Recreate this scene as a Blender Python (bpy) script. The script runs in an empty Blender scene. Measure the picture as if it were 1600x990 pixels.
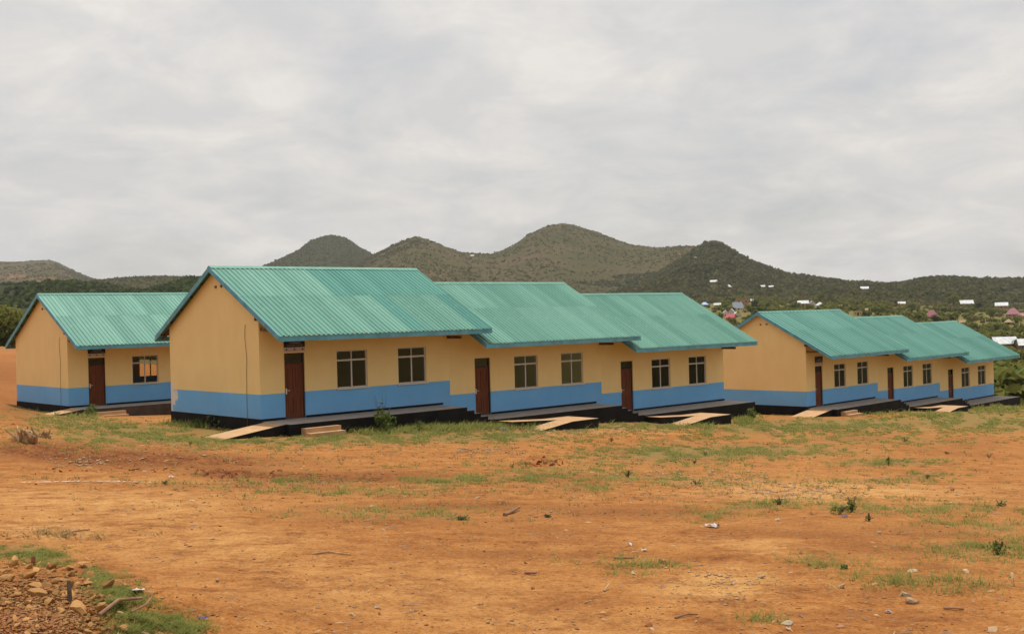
import bpy, math, random
import numpy as np
from mathutils import Matrix, Vector
random.seed(7)
RNG = np.random.default_rng(11)
scene = bpy.context.scene
COL = scene.collection
# ------------------------------------------------------------------ camera
F_PX, PITCH, ROLL = 1776.54, -0.0019, -0.0256      # focal length in 1600-px units, tilt, roll
CP, SP = math.cos(PITCH), math.sin(PITCH)
CR, SR = math.cos(ROLL), math.sin(ROLL)
cam_data = bpy.data.cameras.new("camera")
cam_data.sensor_width = 36.0
cam_data.lens = F_PX / 1600 * 36.0
cam_data.clip_start = 0.1
cam_data.clip_end = 60000
cam = bpy.data.objects.new("camera", cam_data)
COL.objects.link(cam)
fw, up0, rt0 = Vector((0, CP, SP)), Vector((0, -SP, CP)), Vector((1, 0, 0))
cx_, cy_, cz_ = rt0 * CR + up0 * SR, -rt0 * SR + up0 * CR, -fw
cam.matrix_world = Matrix(((cx_.x, cy_.x, cz_.x, 0), (cx_.y, cy_.y, cz_.y, 0), (cx_.z, cy_.z, cz_.z, 0), (0, 0, 0, 1)))
scene.camera = cam
# ------------------------------------------------------------------ sun direction (building frame is turned by TH)
TH = 0.7534
sun_loc = Vector((0.065, 0.075, 1.0))
sun_vec = Vector((sun_loc.x * math.cos(TH) - sun_loc.y * math.sin(TH), sun_loc.x * math.sin(TH) + sun_loc.y * math.cos(TH), 1.0)).normalized()
SUN_EL = math.asin(sun_vec.z)
SUN_AZ = math.atan2(sun_vec.x, sun_vec.y)
# ------------------------------------------------------------------ world: sky with a thin broken cloud deck
world = bpy.data.worlds.new("World")
scene.world = world
world.use_nodes = True
nt = world.node_tree
nt.nodes.clear()
def nd(tree, typ, **kw):
    n = tree.nodes.new(typ)
    for k, v in kw.items():
        setattr(n, k, v)
    return n
wout = nd(nt, 'ShaderNodeOutputWorld')
bg = nd(nt, 'ShaderNodeBackground')
bg.inputs['Strength'].default_value = 0.1
sky = nd(nt, 'ShaderNodeTexSky', sky_type='NISHITA', sun_disc=False, sun_elevation=SUN_EL, sun_rotation=SUN_AZ, air_density=1.0, dust_density=2.5, ozone_density=1.0)
tc = nd(nt, 'ShaderNodeTexCoord')
sep = nd(nt, 'ShaderNodeSeparateXYZ')
nt.links.new(tc.outputs['Generated'], sep.inputs[0])
def wmath(op, a, b=None):
    m = nd(nt, 'ShaderNodeMath', operation=op)
    for i, s in enumerate((a, b)):
        if s is None: continue
        if isinstance(s, (int, float)): m.inputs[i].default_value = s
        else: nt.links.new(s, m.inputs[i])
    return m.outputs[0]
zz = wmath('ADD', wmath('MAXIMUM', sep.outputs['Z'], 0.0), 0.30)
px = wmath('DIVIDE', sep.outputs['X'], zz)
py = wmath('DIVIDE', sep.outputs['Y'], zz)
comb = nd(nt, 'ShaderNodeCombineXYZ')
nt.links.new(px, comb.inputs[0]); nt.links.new(py, comb.inputs[1])
n1 = nd(nt, 'ShaderNodeTexNoise'); n1.inputs['Scale'].default_value = 1.5; n1.inputs['Detail'].default_value = 9; n1.inputs['Roughness'].default_value = 0.56; n1.inputs['Distortion'].default_value = 0.5
n2 = nd(nt, 'ShaderNodeTexNoise'); n2.inputs['Scale'].default_value = 4.2; n2.inputs['Detail'].default_value = 8; n2.inputs['Roughness'].default_value = 0.6; n2.inputs['Distortion'].default_value = 0.4
nt.links.new(comb.outputs[0], n1.inputs['Vector']); nt.links.new(comb.outputs[0], n2.inputs['Vector'])
cr1 = nd(nt, 'ShaderNodeValToRGB')      # how much cloud hides the blue
cr1.color_ramp.elements[0].position = 0.39; cr1.color_ramp.elements[0].color = (0.76, 0.76, 0.76, 1)
cr1.color_ramp.elements[1].position = 0.55; cr1.color_ramp.elements[1].color = (1, 1, 1, 1)
nt.links.new(n1.outputs['Fac'], cr1.inputs['Fac'])
cr2 = nd(nt, 'ShaderNodeValToRGB')      # cloud brightness, thick grey to bright
cr2.color_ramp.elements[0].position = 0.40; cr2.color_ramp.elements[0].color = (7.15, 7.05, 6.95, 1)
cr2.color_ramp.elements[1].position = 0.64; cr2.color_ramp.elements[1].color = (8.6, 8.22, 7.78, 1)
nt.links.new(n2.outputs['Fac'], cr2.inputs['Fac'])
mx = nd(nt, 'ShaderNodeMix', data_type='RGBA')
nt.links.new(cr1.outputs['Color'], mx.inputs['Factor'])
nt.links.new(sky.outputs['Color'], mx.inputs['A'])
nt.links.new(cr2.outputs['Color'], mx.inputs['B'])
lift = wmath('ADD', wmath('MULTIPLY', wmath('MAXIMUM', sep.outputs['Z'], 0.0), 0.42), 0.86)   # the deck is brighter towards the overhead sun
mx2 = nd(nt, 'ShaderNodeMix', data_type='RGBA', blend_type='MULTIPLY'); mx2.inputs['Factor'].default_value = 1.0
nt.links.new(mx.outputs['Result'], mx2.inputs['A']); nt.links.new(lift, mx2.inputs['B'])
nt.links.new(mx2.outputs['Result'], bg.inputs['Color'])
nt.links.new(bg.outputs[0], wout.inputs['Surface'])
# ------------------------------------------------------------------ sun lamp, exposure
sun_data = bpy.data.lights.new("sun", 'SUN')
sun_data.energy = 3.9
sun_data.angle = math.radians(0.6)
sun_data.color = (1.0, 0.955, 0.88)
sun = bpy.data.objects.new("sun", sun_data)
COL.objects.link(sun)
sun.rotation_euler = (-sun_vec).to_track_quat('-Z', 'Y').to_euler()
vs = scene.view_settings
vs.view_transform = 'Standard'; vs.look = 'None'; vs.exposure = 0.0; vs.gamma = 1.0; vs.use_curve_mapping = False
scene.cycles.max_bounces = 8
scene.cycles.diffuse_bounces = 4
scene.cycles.transparent_max_bounces = 12
scene.cycles.volume_bounces = 1
scene.cycles.sample_clamp_indirect = 6
# ------------------------------------------------------------------ helpers
def link(o, parent=None):
    COL.objects.link(o)
    if parent is not None: o.parent = parent
    return o
def tag(o, label=None, category=None, group=None, kind=None):
    if label: o["label"] = label
    if category: o["category"] = category
    if group: o["group"] = group
    if kind: o["kind"] = kind
    return o
def empty(name, loc=(0, 0, 0), rz=0.0):
    o = bpy.data.objects.new(name, None); COL.objects.link(o)
    o.location = loc; o.rotation_euler = (0, 0, rz); o.empty_display_size = 0.3
    return o
class MB:
    def __init__(s): s.v = []; s.f = []; s.m = []
    def add(s, vs_, fs, m=0):
        b = len(s.v); s.v += [tuple(p) for p in vs_]
        for f in fs: s.f.append(tuple(i + b for i in f)); s.m.append(m)
    def box(s, x0, x1, y0, y1, z0, z1, m=0, top=None):
        vs_ = [(x0, y0, z0), (x1, y0, z0), (x1, y1, z0), (x0, y1, z0), (x0, y0, z1), (x1, y0, z1), (x1, y1, z1), (x0, y1, z1)]
        s.add(vs_, [(0, 3, 2, 1), (0, 1, 5, 4), (1, 2, 6, 5), (2, 3, 7, 6), (3, 0, 4, 7)], m)
        s.add(vs_, [(4, 5, 6, 7)], m if top is None else top)
    def hexa(s, bot, topv, m=0, top=None):     # general 8-corner solid, bottoms and tops counter-clockwise
        vs_ = list(bot) + list(topv)
        s.add(vs_, [(0, 3, 2, 1), (0, 1, 5, 4), (1, 2, 6, 5), (2, 3, 7, 6), (3, 0, 4, 7)], m)
        s.add(vs_, [(4, 5, 6, 7)], m if top is None else top)
    def tube(s, pts, rads, n=6, m=0, cap=True):
        pts = [Vector(p) for p in pts]; rings = []
        for i, p in enumerate(pts):
            d = (pts[min(i + 1, len(pts) - 1)] - pts[max(i - 1, 0)]).normalized()
            a = d.orthogonal().normalized() if i == 0 else (rings_a - d * rings_a.dot(d)).normalized()
            rings_a = a; b = d.cross(a)
            rings.append([p + (a * math.cos(2 * math.pi * k / n) + b * math.sin(2 * math.pi * k / n)) * rads[i] for k in range(n)])
        base = len(s.v)
        for r in rings: s.v += [tuple(q) for q in r]
        for i in range(len(rings) - 1):
            for k in range(n):
                s.f.append((base + i * n + k, base + i * n + (k + 1) % n, base + (i + 1) * n + (k + 1) % n, base + (i + 1) * n + k)); s.m.append(m)
        if cap:
            s.f.append(tuple(base + k for k in reversed(range(n)))); s.m.append(m)
            s.f.append(tuple(base + (len(rings) - 1) * n + k for k in range(n))); s.m.append(m)
    def mesh(s, name, mats, smooth=False):
        me = bpy.data.meshes.new(name); me.from_pydata(s.v, [], s.f)
        for m in (mats if isinstance(mats, (list, tuple)) else [mats]): me.materials.append(m)
        me.polygons.foreach_set('material_index', s.m)
        if smooth: me.polygons.foreach_set('use_smooth', [True] * len(s.f))
        me.update(); return me
    def build(s, name, mats, parent=None, loc=None, rot=None, smooth=False):
        o = bpy.data.objects.new(name, s.mesh(name, mats, smooth)); link(o, parent)
        if loc is not None: o.location = loc
        if rot is not None: o.rotation_euler = rot
        return o
def np_mesh(name, V, Fq, mats, attrs=None, smooth=False, mat_idx=None):
    """fast mesh from arrays; Fq is (n,3) or (n,4)"""
    me = bpy.data.meshes.new(name); k = Fq.shape[1]
    me.vertices.add(len(V)); me.vertices.foreach_set('co', np.ascontiguousarray(V, dtype=np.float32).ravel())
    me.loops.add(Fq.size); me.loops.foreach_set('vertex_index', np.ascontiguousarray(Fq, dtype=np.int32).ravel())
    me.polygons.add(len(Fq)); me.polygons.foreach_set('loop_start', np.arange(0, Fq.size, k, dtype=np.int32))
    for m in (mats if isinstance(mats, (list, tuple)) else [mats]): me.materials.append(m)
    if mat_idx is not None: me.polygons.foreach_set('material_index', np.ascontiguousarray(mat_idx, dtype=np.int32))
    if smooth: me.polygons.foreach_set('use_smooth', np.ones(len(Fq), dtype=bool))
    me.update(calc_edges=True)
    for an, arr in (attrs or {}).items():
        a = me.attributes.new(an, 'FLOAT', 'POINT'); a.data.foreach_set('value', np.ascontiguousarray(arr, dtype=np.float32))
    return me
def pix(P):            # world points (n,3) -> photograph pixels
    d = P[:, 1] * CP + P[:, 2] * SP; h = -P[:, 1] * SP + P[:, 2] * CP
    d = np.where(np.abs(d) < 1e-3, 1e-3, d)
    u, v = F_PX * P[:, 0] / d, -F_PX * h / d
    return 800 + u * CR - v * SR, 495 + u * SR + v * CR, d
def ray(u, v):
    a, b = np.asarray(u, float) - 800, np.asarray(v, float) - 495
    U = a * CR + b * SR; V = -a * SR + b * CR
    return np.stack([U / F_PX, CP + V / F_PX * SP, SP - V / F_PX * CP], -1)
# 2-D value noise
def _h(ix, iy, seed):
    n = (ix * 374761393 + iy * 668265263 + seed * 1442695041) & 0xFFFFFFFF
    n = ((n ^ (n >> 13)) * 1274126177) & 0xFFFFFFFF
    return ((n ^ (n >> 16)) & 0xFFFF) / 65535.0
def vnoise(x, y, seed=0):
    ix, iy = np.floor(x).astype(np.int64), np.floor(y).astype(np.int64)
    fx, fy = x - ix, y - iy
    fx, fy = fx * fx * (3 - 2 * fx), fy * fy * (3 - 2 * fy)
    return (_h(ix, iy, seed) * (1 - fx) + _h(ix + 1, iy, seed) * fx) * (1 - fy) + (_h(ix, iy + 1, seed) * (1 - fx) + _h(ix + 1, iy + 1, seed) * fx) * fy
def fbm(x, y, seed=0, oct=4, gain=0.5):
    t = 0; a = 1.0; s = 0
    for i in range(oct):
        t = t + a * (vnoise(x, y, seed + i * 17) - 0.5); s += a; a *= gain; x = x * 2.03 + 3.1; y = y * 2.03 + 1.7
    return t / s * 2     # about -1..1
# ------------------------------------------------------------------ materials
def new_mat(name):
    m = bpy.data.materials.new(name); m.use_nodes = True
    t = m.node_tree; b = t.nodes['Principled BSDF']
    return m, t, b
def ramp(t, fac, stops):
    r = nd(t, 'ShaderNodeValToRGB')
    while len(r.color_ramp.elements) < len(stops): r.color_ramp.elements.new(0.5)
    for e, (p, c) in zip(r.color_ramp.elements, stops):
        e.position = p; e.color = (c[0], c[1], c[2], 1)
    t.links.new(fac, r.inputs['Fac']); return r.outputs['Color']
def noise(t, scale, detail=4, rough=0.55, coord=None, dist=0.0, kind='Object', stretch=None):
    n = nd(t, 'ShaderNodeTexNoise'); n.inputs['Scale'].default_value = scale; n.inputs['Detail'].default_value = detail
    n.inputs['Roughness'].default_value = rough; n.inputs['Distortion'].default_value = dist
    c = nd(t, 'ShaderNodeTexCoord')
    src = c.outputs[kind]
    if stretch:
        mp = nd(t, 'ShaderNodeMapping'); mp.inputs['Scale'].default_value = stretch
        t.links.new(src, mp.inputs['Vector']); src = mp.outputs[0]
    t.links.new(src, n.inputs['Vector']); return n.outputs['Fac']
def mixc(t, fac, a, b, mode='MIX'):
    m = nd(t, 'ShaderNodeMix', data_type='RGBA', blend_type=mode)
    for k, s in (('Factor', fac), ('A', a), ('B', b)):
        i = m.inputs[k]
        if isinstance(s, (int, float)): i.default_value = s
        elif isinstance(s, tuple): i.default_value = (s[0], s[1], s[2], 1)
        else: t.links.new(s, i)
    return m.outputs['Result']
def math_(t, op, a, b=None, clamp=False):
    m = nd(t, 'ShaderNodeMath', operation=op, use_clamp=clamp)
    for i, s in enumerate((a, b)):
        if s is None: continue
        if isinstance(s, (int, float)): m.inputs[i].default_value = s
        else: t.links.new(s, m.inputs[i])
    return m.outputs[0]
def bump(t, b, fac, strength=0.3, dist=0.02):
    bp = nd(t, 'ShaderNodeBump'); bp.inputs['Strength'].default_value = strength; bp.inputs['Distance'].default_value = dist
    t.links.new(fac, bp.inputs['Height']); t.links.new(bp.outputs[0], b.inputs['Normal'])
def attr(t, name):
    a = nd(t, 'ShaderNodeAttribute'); a.attribute_name = name; return a.outputs['Fac']
def simple(name, c, rough=0.7, var=0.15, scale=6.0, bmp=0.0, spec=0.3, metallic=0.0, detail=5):
    m, t, b = new_mat(name)
    n = noise(t, scale, detail)
    lo = tuple(x * (1 - var) for x in c); hi = tuple(min(1, x * (1 + var)) for x in c)
    t.links.new(ramp(t, n, [(0.3, lo), (0.7, hi)]), b.inputs['Base Color'])
    b.inputs['Roughness'].default_value = rough; b.inputs['Specular IOR Level'].default_value = spec; b.inputs['Metallic'].default_value = metallic
    if bmp: bump(t, b, n, bmp)
    return m
def rand_mat(name, c, rough=0.7, var=0.25, scale=5, bmp=0.2, hue=0.0):
    """colour varies from object to object"""
    m, t, b = new_mat(name)
    oi = nd(t, 'ShaderNodeObjectInfo'); n = noise(t, scale, 5)
    f = math_(t, 'ADD', math_(t, 'MULTIPLY', oi.outputs['Random'], 0.6), math_(t, 'MULTIPLY', n, 0.4))
    lo = tuple(x * (1 - var) for x in c); hi = (min(1, c[0] * (1 + var)), min(1, c[1] * (1 + var + hue)), min(1, c[2] * (1 + var + 2 * hue)))
    t.links.new(ramp(t, f, [(0.15, lo), (0.85, hi)]), b.inputs['Base Color'])
    b.inputs['Roughness'].default_value = rough; b.inputs['Specular IOR Level'].default_value = 0.2
    if bmp: bump(t, b, n, bmp, 0.01)
    return m
def wall_mat(name, band, patch=False):
    m, t, b = new_mat(name)
    co = nd(t, 'ShaderNodeTexCoord'); sp = nd(t, 'ShaderNodeSeparateXYZ'); t.links.new(co.outputs['Object'], sp.inputs[0])
    big = noise(t, 0.7, 5, 0.6); fine = noise(t, 9, 6, 0.65); streak = noise(t, 2.2, 4, 0.6, stretch=(1.2, 1.2, 0.3))
    cream = ramp(t, big, [(0.3, (0.73, 0.535, 0.235)), (0.7, (0.78, 0.585, 0.265))])
    blue = ramp(t, big, [(0.3, (0.12, 0.36, 0.67)), (0.7, (0.15, 0.41, 0.73))])
    edge = math_(t, 'ADD', sp.outputs['Z'], math_(t, 'MULTIPLY', math_(t, 'SUBTRACT', fine, 0.5), 0.018))
    f = math_(t, 'GREATER_THAN', edge, band)
    c = mixc(t, f, blue, cream)
    dirt = math_(t, 'MULTIPLY', ramp_f(t, streak, 0.52, 0.75), 0.08)
    c = mixc(t, dirt, c, (0.33, 0.22, 0.13))
    # red dust splashed up from the ground
    low = math_(t, 'SUBTRACT', 1.0, math_(t, 'DIVIDE', math_(t, 'ADD', sp.outputs['Z'], 0.3), 0.9), clamp=True)
    c = mixc(t, math_(t, 'MULTIPLY', math_(t, 'MULTIPLY', low, fine), 0.35), c, (0.36, 0.2, 0.1))
    if patch:   # render fallen off at the back corner of the gable
        yy = math_(t, 'SUBTRACT', 7.05, sp.outputs['Y'])
        zc = math_(t, 'ABSOLUTE', math_(t, 'SUBTRACT', sp.outputs['Z'], 0.72))
        w = noise(t, 5.0, 6, 0.65)
        g = math_(t, 'ADD', math_(t, 'ADD', math_(t, 'MULTIPLY', yy, 1.25), math_(t, 'MULTIPLY', zc, 1.15)), math_(t, 'MULTIPLY', math_(t, 'SUBTRACT', w, 0.5), 1.5))
        k = math_(t, 'MULTIPLY', math_(t, 'LESS_THAN', g, 0.80), math_(t, 'LESS_THAN', sp.outputs['X'], 0.05))
        c = mixc(t, k, c, (0.62, 0.57, 0.52))
    t.links.new(c, b.inputs['Base Color'])
    b.inputs['Roughness'].default_value = 0.62; b.inputs['Specular IOR Level'].default_value = 0.25
    bump(t, b, fine, 0.12, 0.01)
    return m
def ramp_f(t, fac, a, b):
    mr = nd(t, 'ShaderNodeMapRange'); mr.inputs['From Min'].default_value = a; mr.inputs['From Max'].default_value = b
    t.links.new(fac, mr.inputs['Value']); return mr.outputs[0]
def sheet_mat(name, c0, c1):
    m, t, b = new_mat(name)
    oi = nd(t, 'ShaderNodeObjectInfo'); n = noise(t, 1.3, 6, 0.6, stretch=(2.5, 0.35, 0.35)); sp = noise(t, 14, 3)
    f = math_(t, 'ADD', math_(t, 'MULTIPLY', oi.outputs['Random'], 0.3), math_(t, 'MULTIPLY', n, 0.7))
    c = ramp(t, f, [(0.33, c0), (0.67, c1)])
    c = mixc(t, math_(t, 'MULTIPLY', ramp_f(t, sp, 0.62, 0.75), 0.10), c, (0.30, 0.40, 0.34))
    wn = noise(t, 3.1, 7, 0.7)
    c = mixc(t, math_(t, 'MULTIPLY', ramp_f(t, wn, 0.60, 0.78), 0.35), c, (0.42, 0.40, 0.33))
    t.links.new(c, b.inputs['Base Color'])
    b.inputs['Roughness'].default_value = 0.5; b.inputs['Specular IOR Level'].default_value = 0.35
    return m
M = {}
M['wall'] = wall_mat('cream_blue_wall', 0.985)
M['wall_patch'] = wall_mat('cream_blue_wall_flaked', 0.985, True)
M['sheet'] = sheet_mat('teal_roof_sheet', (0.075, 0.212, 0.165), (0.138, 0.305, 0.24))
M['sheet_dark'] = sheet_mat('deep_teal_roof_sheet', (0.048, 0.185, 0.155), (0.08, 0.245, 0.2))
M['sheet_pale'] = sheet_mat('weathered_teal_roof_sheet', (0.060, 0.195, 0.158), (0.108, 0.272, 0.225))
M['fascia'] = simple('blue_fascia_paint', (0.095, 0.29, 0.37), 0.5, 0.22, 3.0)
M['black'] = simple('black_plinth_paint', (0.0085, 0.0080, 0.0078), 0.7, 0.5, 1.6, spec=0.12)
M['dusty_black'] = simple('dusty_black_plinth', (0.055, 0.042, 0.032), 0.8, 0.4, 1.6)
M['cement'] = simple('cement_floor', (0.30, 0.26, 0.225), 0.75, 0.16, 2.0, 0.05)
M['screed'] = simple('tan_cement_screed', (0.42, 0.255, 0.13), 0.85, 0.14, 2.5, 0.06)
M['timber'] = simple('brown_timber', (0.15, 0.065, 0.028), 0.7, 0.3, 5)
M['frame'] = simple('pale_window_frame', (0.52, 0.48, 0.43), 0.5, 0.1, 8)
M['metal'] = simple('steel_handle', (0.6, 0.6, 0.58), 0.35, 0.05, 8, metallic=0.8)
M['room'] = simple('classroom_plaster', (0.55, 0.44, 0.30), 0.8, 0.1, 1.0)
M['roomfloor'] = simple('classroom_floor', (0.2, 0.17, 0.15), 0.8, 0.1, 1.0)
M['sign'] = simple('navy_sign_board', (0.012, 0.012, 0.022), 0.5, 0.2, 5)
M['sign_strip'] = simple('pinkish_white_sign_strip', (0.47, 0.38, 0.35), 0.6, 0.1, 5)
M['letter'] = simple('faded_sign_lettering', (0.26, 0.2, 0.22), 0.6, 0.1, 5)
M['emblem'] = simple('brown_sign_emblem', (0.11, 0.04, 0.025), 0.6, 0.2, 5)
M['cable'] = simple('dark_cable', (0.12, 0.08, 0.055), 0.6, 0.1, 5)
def wood_mat():
    m, t, b = new_mat('varnished_door_wood')
    n = noise(t, 3.0, 6, 0.6, dist=1.0, stretch=(5.0, 5.0, 0.5))
    t.links.new(ramp(t, n, [(0.3, (0.085, 0.022, 0.008)), (0.7, (0.165, 0.05, 0.018))]), b.inputs['Base Color'])
    b.inputs['Roughness'].default_value = 0.6; b.inputs['Specular IOR Level'].default_value = 0.2
    return m
M['door'] = wood_mat()
M['doorframe'] = simple('dark_door_frame', (0.045, 0.016, 0.008), 0.5, 0.2, 4)
def glass_mat():
    m = bpy.data.materials.new('window_glass'); m.use_nodes = True; t = m.node_tree; t.nodes.clear()
    o = nd(t, 'ShaderNodeOutputMaterial'); mix = nd(t, 'ShaderNodeMixShader'); tr = nd(t, 'ShaderNodeBsdfTransparent'); gl = nd(t, 'ShaderNodeBsdfGlossy')
    tr.inputs[0].default_value = (0.90, 0.88, 0.84, 1); gl.inputs['Roughness'].default_value = 0.06
    fr = nd(t, 'ShaderNodeFresnel'); fr.inputs[0].default_value = 1.35
    t.links.new(fr.outputs[0], mix.inputs[0]); t.links.new(tr.outputs[0], mix.inputs[1]); t.links.new(gl.outputs[0], mix.inputs[2]); t.links.new(mix.outputs[0], o.inputs[0])
    return m
M['glass'] = glass_mat()
def leaf_mat(name, lo, hi, trans=0.3, scale=1.3, rnd=0.35):
    m = bpy.data.materials.new(name); m.use_nodes = True; t = m.node_tree; t.nodes.clear()
    o = nd(t, 'ShaderNodeOutputMaterial'); mix = nd(t, 'ShaderNodeMixShader'); d = nd(t, 'ShaderNodeBsdfDiffuse'); tl = nd(t, 'ShaderNodeBsdfTranslucent')
    oi = nd(t, 'ShaderNodeObjectInfo'); n = noise(t, scale, 3)
    f = math_(t, 'ADD', math_(t, 'MULTIPLY', oi.outputs['Random'], rnd), math_(t, 'MULTIPLY', n, 1 - rnd))
    c = ramp(t, f, [(0.22, lo), (0.72, hi)])
    t.links.new(c, d.inputs[0]); t.links.new(c, tl.inputs[0]); mix.inputs[0].default_value = trans
    t.links.new(d.outputs[0], mix.inputs[1]); t.links.new(tl.outputs[0], mix.inputs[2]); t.links.new(mix.outputs[0], o.inputs[0])
    return m
M['leaf'] = leaf_mat('bush_leaves', (0.06, 0.085, 0.02), (0.22, 0.215, 0.055), .48)
M['leaf_dark'] = leaf_mat('dark_tree_leaves', (0.024, 0.042, 0.015), (0.065, 0.082, 0.028))
M['leaf_hill'] = leaf_mat('hillside_leaves', (0.042, 0.05, 0.02), (0.105, 0.10, 0.04), .35, .03)
M['leaf_hill2'] = leaf_mat('hillside_olive_leaves', (0.075, 0.07, 0.03), (0.15, 0.12, 0.055), .35, .03)
M['leaf_dry'] = leaf_mat('olive_scrub_leaves', (0.10, 0.098, 0.03), (0.25, 0.215, 0.08), .45)
M['grass'] = leaf_mat('short_grass_blades', (0.10, 0.135, 0.03), (0.29, 0.275, 0.085), 0.35, 0.5)
M['grass_near'] = leaf_mat('bright_grass_blades', (0.11, 0.145, 0.03), (0.28, 0.275, 0.085), 0.4, 3.5)
M['weed'] = leaf_mat('weed_leaves', (0.06, 0.10, 0.024), (0.17, 0.21, 0.06), 0.3, 3.0)
M['banana'] = leaf_mat('banana_leaf', (0.07, 0.12, 0.03), (0.19, 0.23, 0.08), 0.35, 1.0)
M['bark'] = simple('grey_brown_bark', (0.11, 0.08, 0.055), 0.9, 0.3, 6, 0.3)
M['straw'] = simple('dry_straw', (0.42, 0.30, 0.15), 0.9, 0.25, 3)
M['rock'] = rand_mat('ochre_rock', (0.34, 0.172, 0.058), 0.9, 0.38, 7, 0.5, 0.06)
M['pebble'] = rand_mat('small_stones', (0.36, 0.225, 0.125), 0.9, 0.4, 1.5, 0.0, 0.1)
M['pale_stone'] = rand_mat('pale_flat_stone', (0.38, 0.26, 0.155), 0.9, 0.2, 6, 0.3)
M['grey_stone'] = rand_mat('grey_stone', (0.34, 0.28, 0.19), 0.9, 0.2, 6, 0.3)
M['stick'] = simple('dry_stick_wood', (0.22, 0.12, 0.07), 0.9, 0.4, 5, 0.2)
M['root'] = simple('bleached_root_wood', (0.35, 0.22, 0.115), 0.9, 0.35, 6, 0.3)
M['clod'] = simple('dark_earth_clod', (0.20, 0.072, 0.03), 0.95, 0.3, 5, 0.5)
M['heapsoil'] = rand_mat('heap_soil', (0.25, 0.105, 0.04), .95, .3, 6, .2)
M['chalk'] = simple('white_chalk_dust', (0.50, 0.37, 0.27), 0.95, 0.2, 6)
def ground_mat():
    m, t, b = new_mat('laterite_ground')
    n1 = noise(t, 0.22, 6, 0.62); n2 = noise(t, 1.7, 7, 0.68); n3 = noise(t, 16, 5, 0.7); n4 = noise(t, 55, 3, 0.6)
    n5 = noise(t, 0.9, 6, 0.7, dist=0.6, stretch=(1.0, 2.2, 1.0))
    n6 = noise(t, 5.5, 6, 0.72)
    c = ramp(t, math_(t, 'ADD', math_(t, 'MULTIPLY', n2, .6), math_(t, 'MULTIPLY', n6, .4)), [(0.38, (0.20, 0.066, 0.017)), (0.5, (0.355, 0.14, 0.036)), (0.62, (0.47, 0.215, 0.062))])
    c = mixc(t, math_(t, 'MULTIPLY', ramp_f(t, n1, 0.42, 0.68), 0.5), c, (0.46, 0.212, 0.063))
    c = mixc(t, math_(t, 'MULTIPLY', ramp_f(t, n5, 0.54, 0.70), 0.55), c, (0.205, 0.068, 0.024))
    tone = math_(t, 'MULTIPLY', attr(t, 'tone'), math_(t, 'ADD', 0.25, math_(t, 'MULTIPLY', ramp_f(t, math_(t, 'ADD', math_(t, 'MULTIPLY', n2, .5), math_(t, 'MULTIPLY', n6, .5)), .42, .58), 1.1)))          # + pale dust / - moist dark earth
    c = mixc(t, math_(t, 'MAXIMUM', tone, 0.0), c, (0.56, 0.305, 0.105))
    c = mixc(t, math_(t, 'MAXIMUM', math_(t, 'MULTIPLY', tone, -1.0), 0.0), c, (0.15, 0.044, 0.014))
    c = mixc(t, math_(t, 'MULTIPLY', ramp_f(t, n3, 0.56, 0.70), 0.55), c, (0.48, 0.28, 0.125))
    c = mixc(t, math_(t, 'MULTIPLY', ramp_f(t, n3, 0.44, 0.30), 0.6), c, (0.14, 0.050, 0.016))
    c = mixc(t, math_(t, 'MULTIPLY', ramp_f(t, n4, 0.66, 0.76), 0.5), c, (0.56, 0.40, 0.24))
    n7 = noise(t, 27, 4, 0.75)
    c = mixc(t, math_(t, 'MULTIPLY', ramp_f(t, n7, 0.46, 0.36), 0.7), c, (0.13, 0.042, 0.013))
    c = mixc(t, math_(t, 'MULTIPLY', ramp_f(t, n7, 0.60, 0.68), 0.6), c, (0.56, 0.34, 0.16))
    g = attr(t, 'green')
    gc = ramp(t, n3, [(0.3, (0.11, 0.105, 0.028)), (0.7, (0.25, 0.195, 0.075))])
    gm = math_(t, 'MULTIPLY', g, ramp_f(t, math_(t, 'ADD', n2, math_(t, 'MULTIPLY', n3, 0.5)), 0.52, 0.82))
    c = mixc(t, math_(t, 'MULTIPLY', gm, 0.9), c, gc)
    t.links.new(c, b.inputs['Base Color'])
    b.inputs['Roughness'].default_value = 0.97; b.inputs['Specular IOR Level'].default_value = 0.1
    h = math_(t, 'ADD', math_(t, 'MULTIPLY', n3, 0.6), math_(t, 'ADD', n2, math_(t, 'MULTIPLY', n4, 0.3)))
    bump(t, b, h, 0.85, 0.10)
    return m
M['ground'] = ground_mat()
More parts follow.
